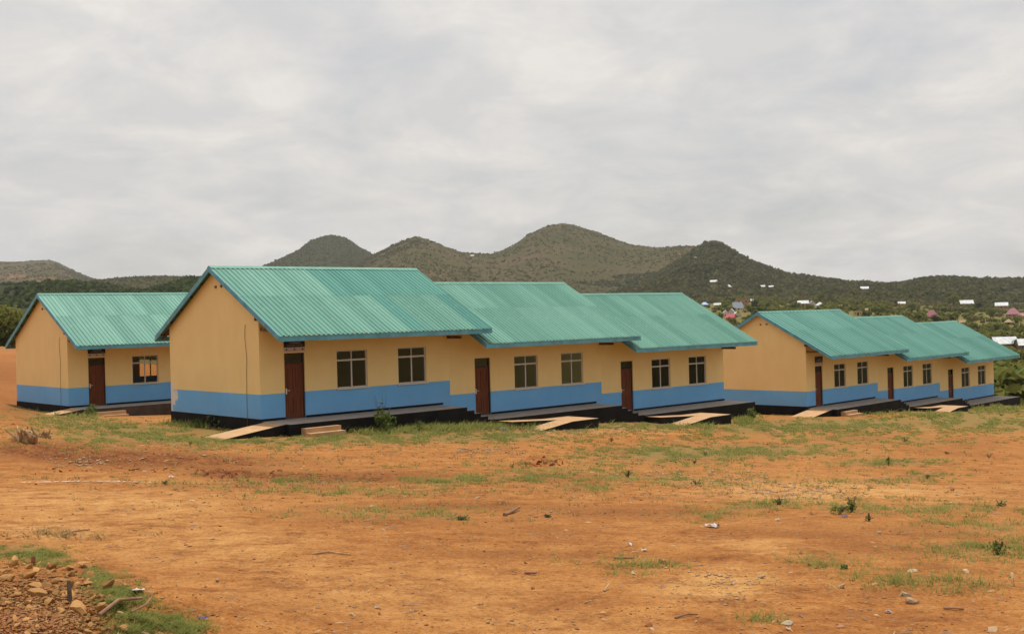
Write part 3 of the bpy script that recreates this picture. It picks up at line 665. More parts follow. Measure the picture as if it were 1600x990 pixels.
def school(bi, label, nmod, dzs, back_wins, pitch_mat, patch=False, black='black', ramps=True):
    X, Y, Z, t = BLD[bi]
    root = empty('school_building', (X, Y, Z), t)
    tag(root, label, 'building', 'school classroom blocks')
    wall = M['wall_patch'] if patch else M['wall']
    blk = M[black]
    for m in range(nmod):
        off = ML * m; dz = sum(dzs[:m]); last = m == nmod - 1
        L0 = (off, 0, dz)
        xa = 0.0 if m == 0 else -0.36
        xb = ML - 0.36 if not last else ML - 0.10
        holes = [(DX0, DX1, 0.0, DH)] + [(a, b, WZ0, WZ1) for a, b in WINS]
        # walls
        w = wall_holes(xa + (0.0 if m == 0 else 0.0), xb, -1.75, roof_z(0) - 0.10, 0.0, 0.2, holes).build('front_wall', [wall, M['room']], root, L0)
        bh = [(a, b, WZ0, WZ1) for a, b in back_wins]
        wall_holes(xa, xb, -1.75, roof_z(WD) - 0.10, WD, WD - 0.2, bh).build('back_wall', [wall, M['room']], root, L0)
        for a, b in back_wins:
            wo = ob('window', WIN_ME, root, (off + a, WD - 0.14, dz + WZ0))
            for pm in PANES: ob('pane', pm, wo)
        gable_mb(xa - 0.003 if m == 0 else xa + 0.02, xa + 0.2).build('gable_wall', [wall, M['room']], root, L0)
        if last: gable_mb(xb + 0.003, xb - 0.2).build('gable_wall', [wall, M['room']], root, L0)
        else: gable_mb(xb - 0.02, xb - 0.2).build('gable_wall', [M['room'], M['room']], root, L0)
        fl = MB(); fl.box(xa + .2, xb - .2 if last else xb, 0.2, WD - 0.2, -0.3, 0.0); fl.build('classroom_floor', M['roomfloor'], root, L0)
        # plinth and skirting in black paint
        sk = MB(); xe = 8.62 if not last else xb
        sk.box(xa if m == 0 else 0.3, DX0 - .002, -0.014, -0.002, 0.003, 0.088); sk.box(DX1 + .002, xe, -0.014, -0.002, 0.003, 0.088); sk.build('skirting', M['black'], root, L0)
        if m == 0:
            pl = MB(); pl.box(-0.018, -0.004, -0.016, WD + 0.012, -1.72, 0.088); pl.build('plinth', M['black'], root, L0)
        if last:
            pl = MB(); pl.box(xb + 0.004, xb + 0.018, -0.016, WD + 0.012, -1.72, 0.088); pl.build('plinth', M['black'], root, L0)
        # door and windows
        d = ob('door', DOOR_ME[1], root, (off + DX0, 0.05, dz))
        ob('door_frame', DOOR_ME[0], d); ob('handle', DOOR_ME[2], d); ob('transom_pane', DOOR_ME[3], d)
        for a, b in WINS:
            wo = ob('window', WIN_ME, root, (off + a, 0.05, dz + WZ0))
            for pm in PANES: ob('pane', pm, wo)
            ob('sill', SILL_ME, wo, (0, -0.05, 0))
        # roof: timbers, sheets, ridge cap, boards
        r0 = -GO if m == 0 else 0.16
        r1 = ML + GR if not last else xb + 0.55
        rf_ = MB()
        for k in range(7):
            x = r0 + 0.3 + (r1 - r0 - 0.6) * k / 6
            slope_board(rf_, x - .025, x + .025, EY + .07, RY, .06, .18); slope_board(rf_, x - .025, x + .025, RY, BY - .07, .06, .18)
        rf_.box(r0 + .06, r1 - .06, -0.06, -0.003, roof_z(0) - .42, roof_z(0) - .30)
        roof = rf_.build('roof', M['timber'], root, L0)
        for k in range(6):
            for side in (0, 1):
                y = EY + .25 + (RY - EY - .4) * k / 5 if side == 0 else BY - .25 - (BY - RY - .4) * k / 5
                pu = MB(); pu.box(r0 + .035, r1 - .035, y - .03, y + .03, roof_z(y) - .10, roof_z(y) - .035); pu.build('purlin', M['timber'], roof)
        ns = 12; w_ = (r1 - r0) / ns; nrib = 4 if bi != 2 else 2
        ym = RY - (RY - EY) * 0.43
        for k in range(ns):
            for course in (0, 1):
                me_ = sheet_mesh(w_, nrib, RY - 0.02, ym - 0.12, 0.006) if course == 0 else sheet_mesh(w_, nrib, ym, EY - 0.03, 0.0)
                s = ob('roof_sheet', me_, roof, (r0 + k * w_, 0, 0))
                mm = pitch_mat
                if bi == 0 and m == 0:
                    if course == 0 and k >= 5: mm = 'sheet_dark'
                    if course == 1 and k in (7, 11): mm = 'sheet_dark'
                if mm != 'sheet':
                    s.material_slots[0].link = 'OBJECT'; s.material_slots[0].material = M[mm]
        ob('roof_sheet', sheet_mesh(r1 - r0, ns * nrib, RY + 0.02, BY + 0.03, 0.0, True), roof, (r0, 0, 0))
        rc = MB(); zt = RZ + .05; dy = .17
        rc.add([(r0 - .02, RY - dy, RZ - SF * dy + .048), (r1 + .02, RY - dy, RZ - SF * dy + .048), (r1 + .02, RY, zt), (r0 - .02, RY, zt), (r1 + .02, RY + dy, RZ - SB * dy + .048), (r0 - .02, RY + dy, RZ - SB * dy + .048),
                (r0 - .02, RY - dy, RZ - SF * dy + .038), (r1 + .02, RY - dy, RZ - SF * dy + .038)], [(0, 1, 2, 3), (3, 2, 4, 5), (6, 7, 1, 0)])
        rc.build('ridge_cap', M['sheet'], roof)
        fb = MB(); fb.box(r0 - .03, r1 + .03, EY + .005, EY + .035, 2.925, 3.112); fb.build('fascia_board', M['fascia'], roof)
        fb = MB(); fb.box(r0 - .03, r1 + .03, BY - .035, BY - .005, 2.935, 3.122); fb.build('fascia_board', M['fascia'], roof)
        for xx in (r0, r1):
            a, b = (xx - .03, xx) if xx == r0 else (xx, xx + .03)
            for ya, yb in ((EY + .037, RY - .001), (RY + .001, BY - .037)):
                bb = MB(); slope_board(bb, a, b, ya, yb, -.012, .195); bb.build('barge_board', M['fascia'], roof)
        # veranda platform with its steps down to the next classroom
        vx0 = 0.0 if m == 0 else 0.38
        vx1 = 8.25 if not last else xb + .02
        ve = MB(); ve.box(vx0, vx1, -1.95, -0.004, -1.8, 0.0, 0, 1)
        vo = ve.build('veranda', [blk, M['cement']], root, L0)
        if not last:
            drop = -dzs[m]; nst = 4; xs_ = [8.25, 8.64, 8.98, 9.37, 9.757]
            for k in range(nst):
                st = MB(); zt_ = -drop * (k + 1) / (nst + .15); st.box(xs_[k] + .002, xs_[k + 1], -1.95, -.004, -1.85, zt_, 0, 1); st.build('step', [blk, M['cement']], vo)
        if m == 0:
            for k in range(2):
                st = MB(); y1 = -1.953 - .3 * k; st.box(.45, 1.95, y1 - .3, y1, -.8, -.165 * (k + 1)); st.build('step', M['screed'], vo)
            rp = MB(); rp.hexa([(-2.6, -1.68, -.75), (-.002, -1.68, -.75), (-.002, -.28, -.75), (-2.6, -.28, -.75)], [(-2.6, -1.68, -.33), (-.002, -1.68, -.004), (-.002, -.28, -.004), (-2.6, -.28, -.33)], 0, 1)
            rp.build('ramp', [blk, M['screed']], root, L0)
        elif ramps and not (bi == 2 and m == 2):
            rp = MB(); zb = -1.2
            rp.hexa([(.45, -2.85, zb), (3.0, -2.85, zb), (3.0, -1.953, zb), (.45, -1.953, zb)], [(.45, -2.85, -.06), (3.0, -2.85, -.19), (3.0, -1.953, -.19), (.45, -1.953, -.06)], 0, 1)
            rp.hexa([(3.001, -3.85, zb), (4.57, -3.85, zb), (4.57, -1.953, zb), (3.001, -1.953, zb)], [(3.001, -3.85, -.20), (4.57, -3.85, -.195), (4.57, -1.953, -.195), (3.001, -1.953, -.19)], 0, 1)
            rp.hexa([(.75, -3.85, zb), (3.0, -3.85, zb), (3.0, -2.853, zb), (.75, -2.853, zb)], [(.75, -3.85, -.47), (3.0, -3.85, -.2), (3.0, -2.853, -.2), (.75, -2.853, -.47)], 0, 1)
            rp.build('ramp', [blk, M['screed']], root, L0)
        ot = MB(); ot.box(xb - .12, xb - .02, -.85, -.003, 2.74, 2.86)
        ot.build('outrigger_beam', M['timber'], root, L0)
        if m == 0:
            ot = MB(); ot.box(.06, .16, -.8, -.003, 3.30, 3.42); ot.build('outrigger_beam', M['timber'], root, L0)
        # sign over the first door
        if m == 0:
            sb = MB(); sb.box(DX0 - .01, DX1 + .01, -.03, -.004, 2.665, 3.02); so = sb.build('sign_board', M['sign'], root, L0)
            ls = MB(); ls.box(DX0 - .008, DX1 + .008, -.028, -.004, 2.50, 2.662); ls.build('sign_strip', M['sign_strip'], so)
            rr = random.Random(bi)
            for z0, z1, xa_, xb_, mt in ((2.80, 2.85, .24, .68, 'letter'), (2.72, 2.75, .13, .80, 'letter')):
                le = MB(); x = DX0 + xa_
                while x < DX0 + xb_:
                    wl = rr.uniform(.016, .03); le.box(x, x + wl, -.034, -.0305, z0, z1); x += wl + rr.choice((.008, .008, .008, .02))
                le.build('lettering', M[mt], so)
            for x in (.09, .44, .79):
                em = MB(); em.tube([(DX0 + x, -.0285, 2.582), (DX0 + x, -.034, 2.582)], [.036, .036], 10); em.build('emblem', M['emblem'], so)
            # service cable and vent pipes on the gable
            if bi != 2:
              ca = MB(); pts = [(-.02, .92 + .05 * math.sin(k * .9) * (k < 7), 3.55 - k * .25) for k in range(9)] + [(-.024, .93, .7), (-.024, .93, -.3)]
              ca.tube(pts, [.008] * len(pts), 5); ca.build('cable', M['cable'], root, L0)
            for y, z in ((3.05, 5.02), (2.62, 5.04)):
                vp = MB(); vp.tube([(-.05, y, z), (.1, y, z)], [.055, .055], 8); vp.build('vent_pipe', M['cable'], root, L0)
    return root
school(0, 'largest, nearest cream and blue classroom block with three stepped teal roofs', 3, [-0.612, -0.571], [], 'sheet', patch=True)
school(1, 'classroom block partly hidden behind the nearest block, bright teal roof, single door and window showing', 1, [], [(6.95, 8.40)], 'sheet', black='dusty_black')
school(2, 'farthest cream and blue classroom block, three stepped teal roofs, beside the banana plants', 3, [-0.578, -0.607], [], 'sheet_pale')
# ------------------------------------------------------------------ foliage prototypes
def leaf_cloud(n, rx, ry, rz, leaf, seed, lobes=7, zc=0.0, flat=0.5):
    """leaf-sized quads spread through the volume of several overlapping clumps"""
    g = np.random.default_rng(seed)
    C = g.normal(size=(lobes, 3)); C /= np.linalg.norm(C, axis=1)[:, None]; C *= g.uniform(0.3, 0.75, (lobes, 1)); C[:, 2] = np.abs(C[:, 2]) * 0.9 - 0.25
    R = g.uniform(0.28, 0.5, lobes)
    k = g.integers(0, lobes, n)
    d = g.normal(size=(n, 3)); d /= np.linalg.norm(d, axis=1)[:, None]
    rad = R[k][:, None] * g.uniform(0.45, 1.08, (n, 1)) ** 0.6
    P = (C[k] + d * rad) * np.array([rx, ry, rz]); P[:, 2] += zc
    nrm = d + g.normal(size=(n, 3)) * 0.8; nrm[:, 2] += flat; nrm /= np.linalg.norm(nrm, axis=1)[:, None]
    a = np.cross(nrm, g.normal(size=(n, 3))); a /= np.linalg.norm(a, axis=1)[:, None] + 1e-9; b = np.cross(nrm, a)
    s = leaf * g.uniform(0.55, 1.25, (n, 1))
    V = np.stack([P - a * s * .5, P + b * s * .32, P + a * s * .55, P - b * s * .32], 1).reshape(-1, 3)
    return V, np.arange(4 * n).reshape(-1, 4)
def tree_proto(seed, h, rx, rz, n, leaf, mat, trunk_h):
    V, Fq = leaf_cloud(n, rx, rx, rz, leaf, seed, 9, zc=trunk_h + rz * 0.62)
    V[:, 2] = np.maximum(V[:, 2], 0.05)
    crown = np_mesh('crown', V, Fq, mat)
    mb = MB(); g = random.Random(seed)
    top = Vector((g.uniform(-.2, .2), g.uniform(-.2, .2), trunk_h + rz * .55))
    mb.tube([(0, 0, -.5), (0, 0, 0.1), tuple(top * .55), tuple(top)], [h * .032, h * .03, h * .022, h * .008], 6)
    for k in range(5):
        a = k * 1.26 + g.uniform(-.3, .3); s = top * g.uniform(.35, .7)
        e = s + Vector((math.cos(a) * rx * .55, math.sin(a) * rx * .55, rz * g.uniform(.25, .55)))
        mb.tube([tuple(s), tuple((s + e) / 2 + Vector((0, 0, .1))), tuple(e)], [h * .015, h * .011, h * .004], 5, cap=False)
    return crown, mb.mesh('trunk', M['bark'])
TREES = {'bush': tree_proto(1, 3.2, 2.1, 1.7, 900, 0.34, M['leaf'], 0.5), 'bush2': tree_proto(2, 3.4, 2.4, 1.8, 1000, 0.34, M['leaf_dry'], 0.6),
         'tree': tree_proto(3, 6.0, 2.7, 2.5, 1300, 0.40, M['leaf'], 2.0), 'dark': tree_proto(4, 5.5, 2.5, 2.4, 1300, 0.38, M['leaf_dark'], 1.4),
         'tall': tree_proto(5, 8.0, 1.9, 3.6, 1200, 0.38, M['leaf_dark'], 1.8), 'dry': tree_proto(6, 5.0, 2.6, 2.0, 1000, 0.36, M['leaf_dry'], 1.5)}
def plant_tree(u, v, kind, sc, label, name='bush_tree', group='trees and bushes of the valley'):
    p = hit1(u, v); o = empty(name, (p.x, p.y, p.z - 0.1), random.uniform(0, 6.28)); o.scale = (sc * random.uniform(.9, 1.15), sc * random.uniform(.9, 1.15), sc * random.uniform(.85, 1.1))
    tag(o, label, 'tree', group); c, t_ = TREES[kind]; ob('crown', c, o); ob('trunk', t_, o); return o
# trees one can tell apart
for u, v, kd, sc, lb in [
    (8, 541, 'tree', 1.5, 'leafy green tree at the left picture edge beyond the red bank'), (30, 536, 'bush2', 1.8, 'olive bush beside the hidden block, behind the red bank'), (-22, 540, 'bush', 1.6, 'green bush cut by the left picture edge'), (18, 524, 'dark', 1.5, 'dark tree rising behind the leafy trees at far left'), (44, 520, 'tree', 1.4, 'green tree half hidden by the hidden block roof gable'),
    (1562, 612, 'bush', 1.3, 'green bush touching the end wall of the farthest block'), (1580, 600, 'bush2', 1.2, 'olive bush behind the banana plants'), (1556, 590, 'tree', 1.0, 'small tree behind the end of the farthest block'), (1600, 585, 'tree', 1.1, 'leafy tree behind the banana plants at right picture edge'), (1574, 575, 'bush', 1.4, 'round bush below the big white roofed house'),
    (1590, 545, 'dark', .8, 'dark tree at the gable of the big white roofed house'), (1461, 512, 'dark', 1.3, 'dark round tree in front of the purple pyramid roof'), (1435, 503, 'dark', 1.0, 'dark tree just above the last stepped roof'), (1371, 497, 'tall', .9, 'slim dark tree beside the yellow unfinished house'), (1352, 499, 'dark', .9, 'dark bush below the yellow unfinished house'),
    (1180, 483, 'dark', 1.4, 'dark round tree beside the orange brick building'), (1490, 480, 'tree', 2.0, 'broad pale green tree in the middle of the valley'), (1530, 487, 'dark', 1.6, 'dark tree below the white shed roofs'), (1285, 470, 'tree', 1.6, 'green tree behind the row of white sheds'), (1425, 488, 'tree', 1.5, 'light green tree left of the purple pyramid roof'),
    (1548, 500, 'tree', 1.5, 'olive green tree left of the thatched hut'), (1592, 505, 'bush', 2.0, 'round green bush right of the thatched hut'), (1520, 508, 'bush2', 1.8, 'olive bush above the last stepped roof end'), (1505, 520, 'bush', 1.6, 'green bush behind the roof end of the farthest block'), (1536, 530, 'bush', 1.6, 'low bush left of the big white roofed house')]:
    plant_tree(u, v, kd, sc, lb)
# banana plants by the end of the far block
def banana(u, v, h, seed, label):
    g = random.Random(seed); p = hit1(u, v); o = empty('banana_plant', (p.x, p.y, p.z - .05)); tag(o, label, 'banana plant', 'banana plants')
    st = MB(); st.tube([(0, 0, -.2), (0, 0, h * .25), (.04, .02, h * .5)], [.17, .14, .10], 8); st.build('stem', M['straw'] if seed % 2 else M['bark'], o)
    for k in range(11):
        a = k * 2.4 + g.uniform(-.3, .3); ln = h * g.uniform(.5, .68); tilt = g.uniform(.55, 1.25); wd = ln * .085
        mb = MB(); prev = None; pts = []
        for i in range(8):
            t = i / 7; ang = tilt - t * t * g.uniform(.9, 1.5)
            pts.append((t, ang))
        x = 0; z = h * .48; P = [(0, z)]
        for i in range(7):
            x += math.cos(pts[i][1]) * ln / 7; z += math.sin(pts[i][1]) * ln / 7; P.append((x, z))
        ca, sa = math.cos(a), math.sin(a); V = []
        for i, (xx, z_) in enumerate(P):
            t = i / 7; w = wd * (math.sin(min(1, max(0, (t - .12) / .88)) * math.pi) ** .6 + .06) * g.uniform(.85, 1.05)
            for sgn, dz in ((-1, .5), (0, 0), (1, .5)):
                V.append((xx * ca - sgn * w * sa, xx * sa + sgn * w * ca, z_ + dz * w * .6))
        Fc = []
        for i in range(7):
            b = i * 3; Fc += [(b, b + 1, b + 4, b + 3), (b + 1, b + 2, b + 5, b + 4)]
        mb.add(V, Fc); mb.build('leaf', M['banana'], o)
banana(1582, 628, 4.3, 1, 'tall banana plant beside the farthest block veranda end')
banana(1600, 634, 3.9, 2, 'banana plant cut by the right picture edge')
banana(1573, 618, 3.0, 4, 'shorter banana plant behind the tall one')
# scrub that clothes valley and hills: one mass
def scatter_mass(name, label, P, S, proto_list, mat, seed):
    g = np.random.default_rng(seed); Vs, Fs = [], []; base = 0
    which = g.integers(0, len(proto_list), len(P)); ang = g.uniform(0, 6.28, len(P))
    for k, (pv, pf) in enumerate(proto_list):
        idx = np.where(which == k)[0]
        if not len(idx): continue
        c, s_ = np.cos(ang[idx])[:, None], np.sin(ang[idx])[:, None]
        x = pv[None, :, 0] * c - pv[None, :, 1] * s_; y = pv[None, :, 0] * s_ + pv[None, :, 1] * c; z = np.broadcast_to(pv[None, :, 2], x.shape)
        hz = g.uniform(.75, 1.2, (len(idx), 1))
        V = np.stack([x, y, z * hz], -1) * S[idx][:, None, None] + P[idx][:, None, :]
        Fq = pf[None] + (np.arange(len(idx)) * len(pv))[:, None, None] + base
        base += V.shape[0] * V.shape[1]; Vs.append(V.reshape(-1, 3)); Fs.append(Fq.reshape(-1, pf.shape[1]))
    me_ = np_mesh(name, np.concatenate(Vs), np.concatenate(Fs), mat)
    o = link(bpy.data.objects.new(name, me_)); tag(o, label, kind='stuff'); return o
mid_protos = [leaf_cloud(80, 1.5, 1.5, 1.25, 0.75, s, 6, zc=0.75) for s in (31, 32, 33)]
far_protos = [leaf_cloud(12, 1.5, 1.5, 1.1, 1.7, s, 4, zc=0.65, flat=1.2) for s in (41, 42, 43)]
tiny_protos = [leaf_cloud(7, 1.6, 1.6, 0.8, 1.9, s, 3, zc=0.45, flat=1.6) for s in (44, 45, 46)]
def far_points(n, az0, az1, r0, r1, seed, keep=None):
    g = np.random.default_rng(seed); a = g.uniform(az0, az1, n); r = np.exp(g.uniform(np.log(r0), np.log(r1), n))
    x, y = r * np.sin(a), r * np.cos(a); z = H(x, y); P = np.stack([x, y, z], -1)
    return P, r
def u2a(u): return math.atan((u - 800) / F_PX)
def mass(name, label, n, u0, u1, r0, r1, smin, smax, protos, mat, seed, thr=0.0, nscale=40., avoid=True):
    P, r = far_points(n, u2a(u0), u2a(u1), r0, r1, seed)
    az = np.arctan2(P[:, 0], P[:, 1]); fe = np.clip(np.minimum((az - u2a(u0)), (u2a(u1) - az)) / .06, 0, 1)
    f = fbm(P[:, 0] / nscale, P[:, 1] / nscale, seed, 3) > thr + (1 - fe) * .9
    P = P[f]; g = np.random.default_rng(seed + 5); S = g.uniform(smin, smax, len(P)) ** 1.0
    if mat == M['leaf_hill2']:
        ii = np.clip(((np.arctan2(P[:, 0], P[:, 1]) - az_f[0]) / (az_f[1] - az_f[0])).astype(int), 0, NF - 1); jj = np.clip(np.searchsorted(RR, np.hypot(P[:, 0], P[:, 1])), 0, len(RR) - 1)
        q = GLUSH_SHADE[ii, jj] < .5; P, S = P[q], S[q]  # olive scrub left off the hillsides painted in cloud shade
    if avoid:
        k = np.ones(len(P), bool)
        for hx, hy, hr in CLEAR: k &= (P[:, 0] - hx) ** 2 + (P[:, 1] - hy) ** 2 > hr * hr
        P, S = P[k], S[k]
    P[:, 2] -= 0.15 * S
    return scatter_mass(name, label, P, S, protos, mat, seed)
# ------------------------------------------------------------------ village houses
M['tin_white'] = simple('white_tin_roof', (0.50, 0.51, 0.52), 0.7, 0.2, 0.8, spec=0.2)
M['tin_grey'] = simple('grey_blue_tin_roof', (0.20, 0.225, 0.26), 0.45, 0.15, 1.0)
M['tin_red'] = simple('red_painted_roof', (0.36, 0.055, 0.075), 0.5, 0.15, 1.0)
M['tin_purple'] = simple('maroon_tin_roof', (0.23, 0.062, 0.088), 0.5, 0.15, 1.0)
M['tin_blue'] = simple('blue_tin_roof', (0.16, 0.30, 0.52), 0.5, 0.15, 1.0)
M['thatch'] = simple('brown_thatch', (0.30, 0.21, 0.12), 0.95, 0.25, 3.0)
M['brick'] = simple('burnt_brick_wall', (0.34, 0.17, 0.09), 0.9, 0.2, 2.0)
M['adobe'] = simple('ochre_mud_wall', (0.44, 0.30, 0.13), 0.9, 0.2, 1.5)
M['plaster'] = simple('pale_plaster_wall', (0.5, 0.42, 0.33), 0.85, 0.15, 1.5)
M['mudbrown'] = simple('brown_mud_wall', (0.17, 0.095, 0.06), 0.9, 0.2, 1.5)
M['hole'] = simple('dark_opening', (0.02, 0.017, 0.015), 0.8, 0.2, 1)
CLEAR = []
def house(u, v, px_w, ratio, hw, hr, style, roofm, wallm, yaw, label, depth=0.7):
    p = hit1(u, v); r = math.hypot(p.x, p.y); w = px_w * r / F_PX; d = w * depth; h = hw * w; rh = hr * w
    if style == 'gable' and roofm == 'tin_white' and px_w < 25: h = max(hw, .30) * w; rh = max(hr, .26) * w
    az = math.atan2(p.x, p.y)
    o = empty('village_house', (p.x, p.y, p.z - .02), -az + yaw); tag(o, label, 'house', 'village houses in the valley')
    hx, hy = w / 2, d / 2
    e = .06 * w
    if style == 'hut':
        wb = MB(); wb.tube([(0, 0, -1), (0, 0, h)], [hx * .78, hx * .78], 14); wb.build('wall', M[wallm], o)
        rb = MB(); rb.tube([(0, 0, h - .15), (0, 0, h + rh)], [hx, .05], 16); rb.build('roof', M[roofm], o)
        db = MB(); db.box(-.4, .4, -hx * .82, -hx * .6, 0, h * .85); db.build('door', M['hole'], o)
    else:
        wb = MB(); wb.box(-hx, hx, -hy, hy, -2.5, h)
        if style in ('gable', 'gable_y'):
            if style == 'gable': wb.add([(-hx, -hy, h), (-hx, hy, h), (-hx, 0, h + rh * .95), (hx, -hy, h), (hx, hy, h), (hx, 0, h + rh * .95)], [(1, 0, 2), (3, 4, 5)])
            else: wb.add([(-hx, -hy, h), (hx, -hy, h), (0, -hy, h + rh * .95), (-hx, hy, h), (hx, hy, h), (0, hy, h + rh * .95)], [(0, 1, 2), (4, 3, 5)])
        wb.build('wall', M[wallm], o)
        rb = MB(); t = .05
        X, Y = hx + e, hy + e
        if style == 'gable':
            k = rh / hy * e
            rb.hexa([(-X, -Y, h - k), (X, -Y, h - k), (X, 0, h + rh), (-X, 0, h + rh)], [(-X, -Y, h - k + t), (X, -Y, h - k + t), (X, 0, h + rh + t), (-X, 0, h + rh + t)])
            rb.hexa([(-X, .001, h + rh), (X, .001, h + rh), (X, Y, h - k), (-X, Y, h - k)], [(-X, .001, h + rh + t), (X, .001, h + rh + t), (X, Y, h - k + t), (-X, Y, h - k + t)])
        elif style == 'gable_y':
            k = rh / hx * e
            rb.hexa([(-X, -Y, h - k), (0, -Y, h + rh), (0, Y, h + rh), (-X, Y, h - k)], [(-X, -Y, h - k + t), (0, -Y, h + rh + t), (0, Y, h + rh + t), (-X, Y, h - k + t)])
            rb.hexa([(.001, -Y, h + rh), (X, -Y, h - k), (X, Y, h - k), (.001, Y, h + rh)], [(.001, -Y, h + rh + t), (X, -Y, h - k + t), (X, Y, h - k + t), (.001, Y, h + rh + t)])
        elif style == 'hip':
            q = max(hx - hy, .02) * .8
            rb.add([(-X, -Y, h), (X, -Y, h), (X, Y, h), (-X, Y, h), (-q, 0, h + rh), (q, 0, h + rh)], [(0, 1, 5, 4), (1, 2, 5), (2, 3, 4, 5), (3, 0, 4), (3, 2, 1, 0)])
        elif style == 'shed':
            rb.hexa([(-X, -Y, h), (X, -Y, h), (X, Y, h + rh), (-X, Y, h + rh)], [(-X, -Y, h + t), (X, -Y, h + t), (X, Y, h + rh + t), (-X, Y, h + rh + t)])
        elif style == 'open':       # roofless walls under construction
            rb = None
            for k in range(6):
                cb = MB(); x = -hx + (2 * hx - .4) * k / 5; zz_ = rh * (.4 + .6 * ((k * 37) % 5) / 4); cb.box(x, x + w * .10, -hy - .01, -hy + .5, h, h + zz_); cb.build('wall_stub', M[wallm], o)
        if rb: rb.build('roof', M[roofm], o)
        db = MB(); db.box(-.45, .45, -hy - .03, -hy - .004, 0, min(2.0, h * .85)); db.build('door', M['hole'], o)
        for sx in (-.6, .6):
            w2 = MB(); w2.box(sx * hx - w * .05, sx * hx + w * .05, -hy - .03, -hy - .004, h * .45, h * .8); w2.build('window', M['hole'], o)
    CLEAR.append((p.x, p.y, w * .75)); [CLEAR.append((p.x * (1 - q / r), p.y * (1 - q / r), w * .62)) for q in range(6, int(min(70, r * .12)), 5)]
    return o
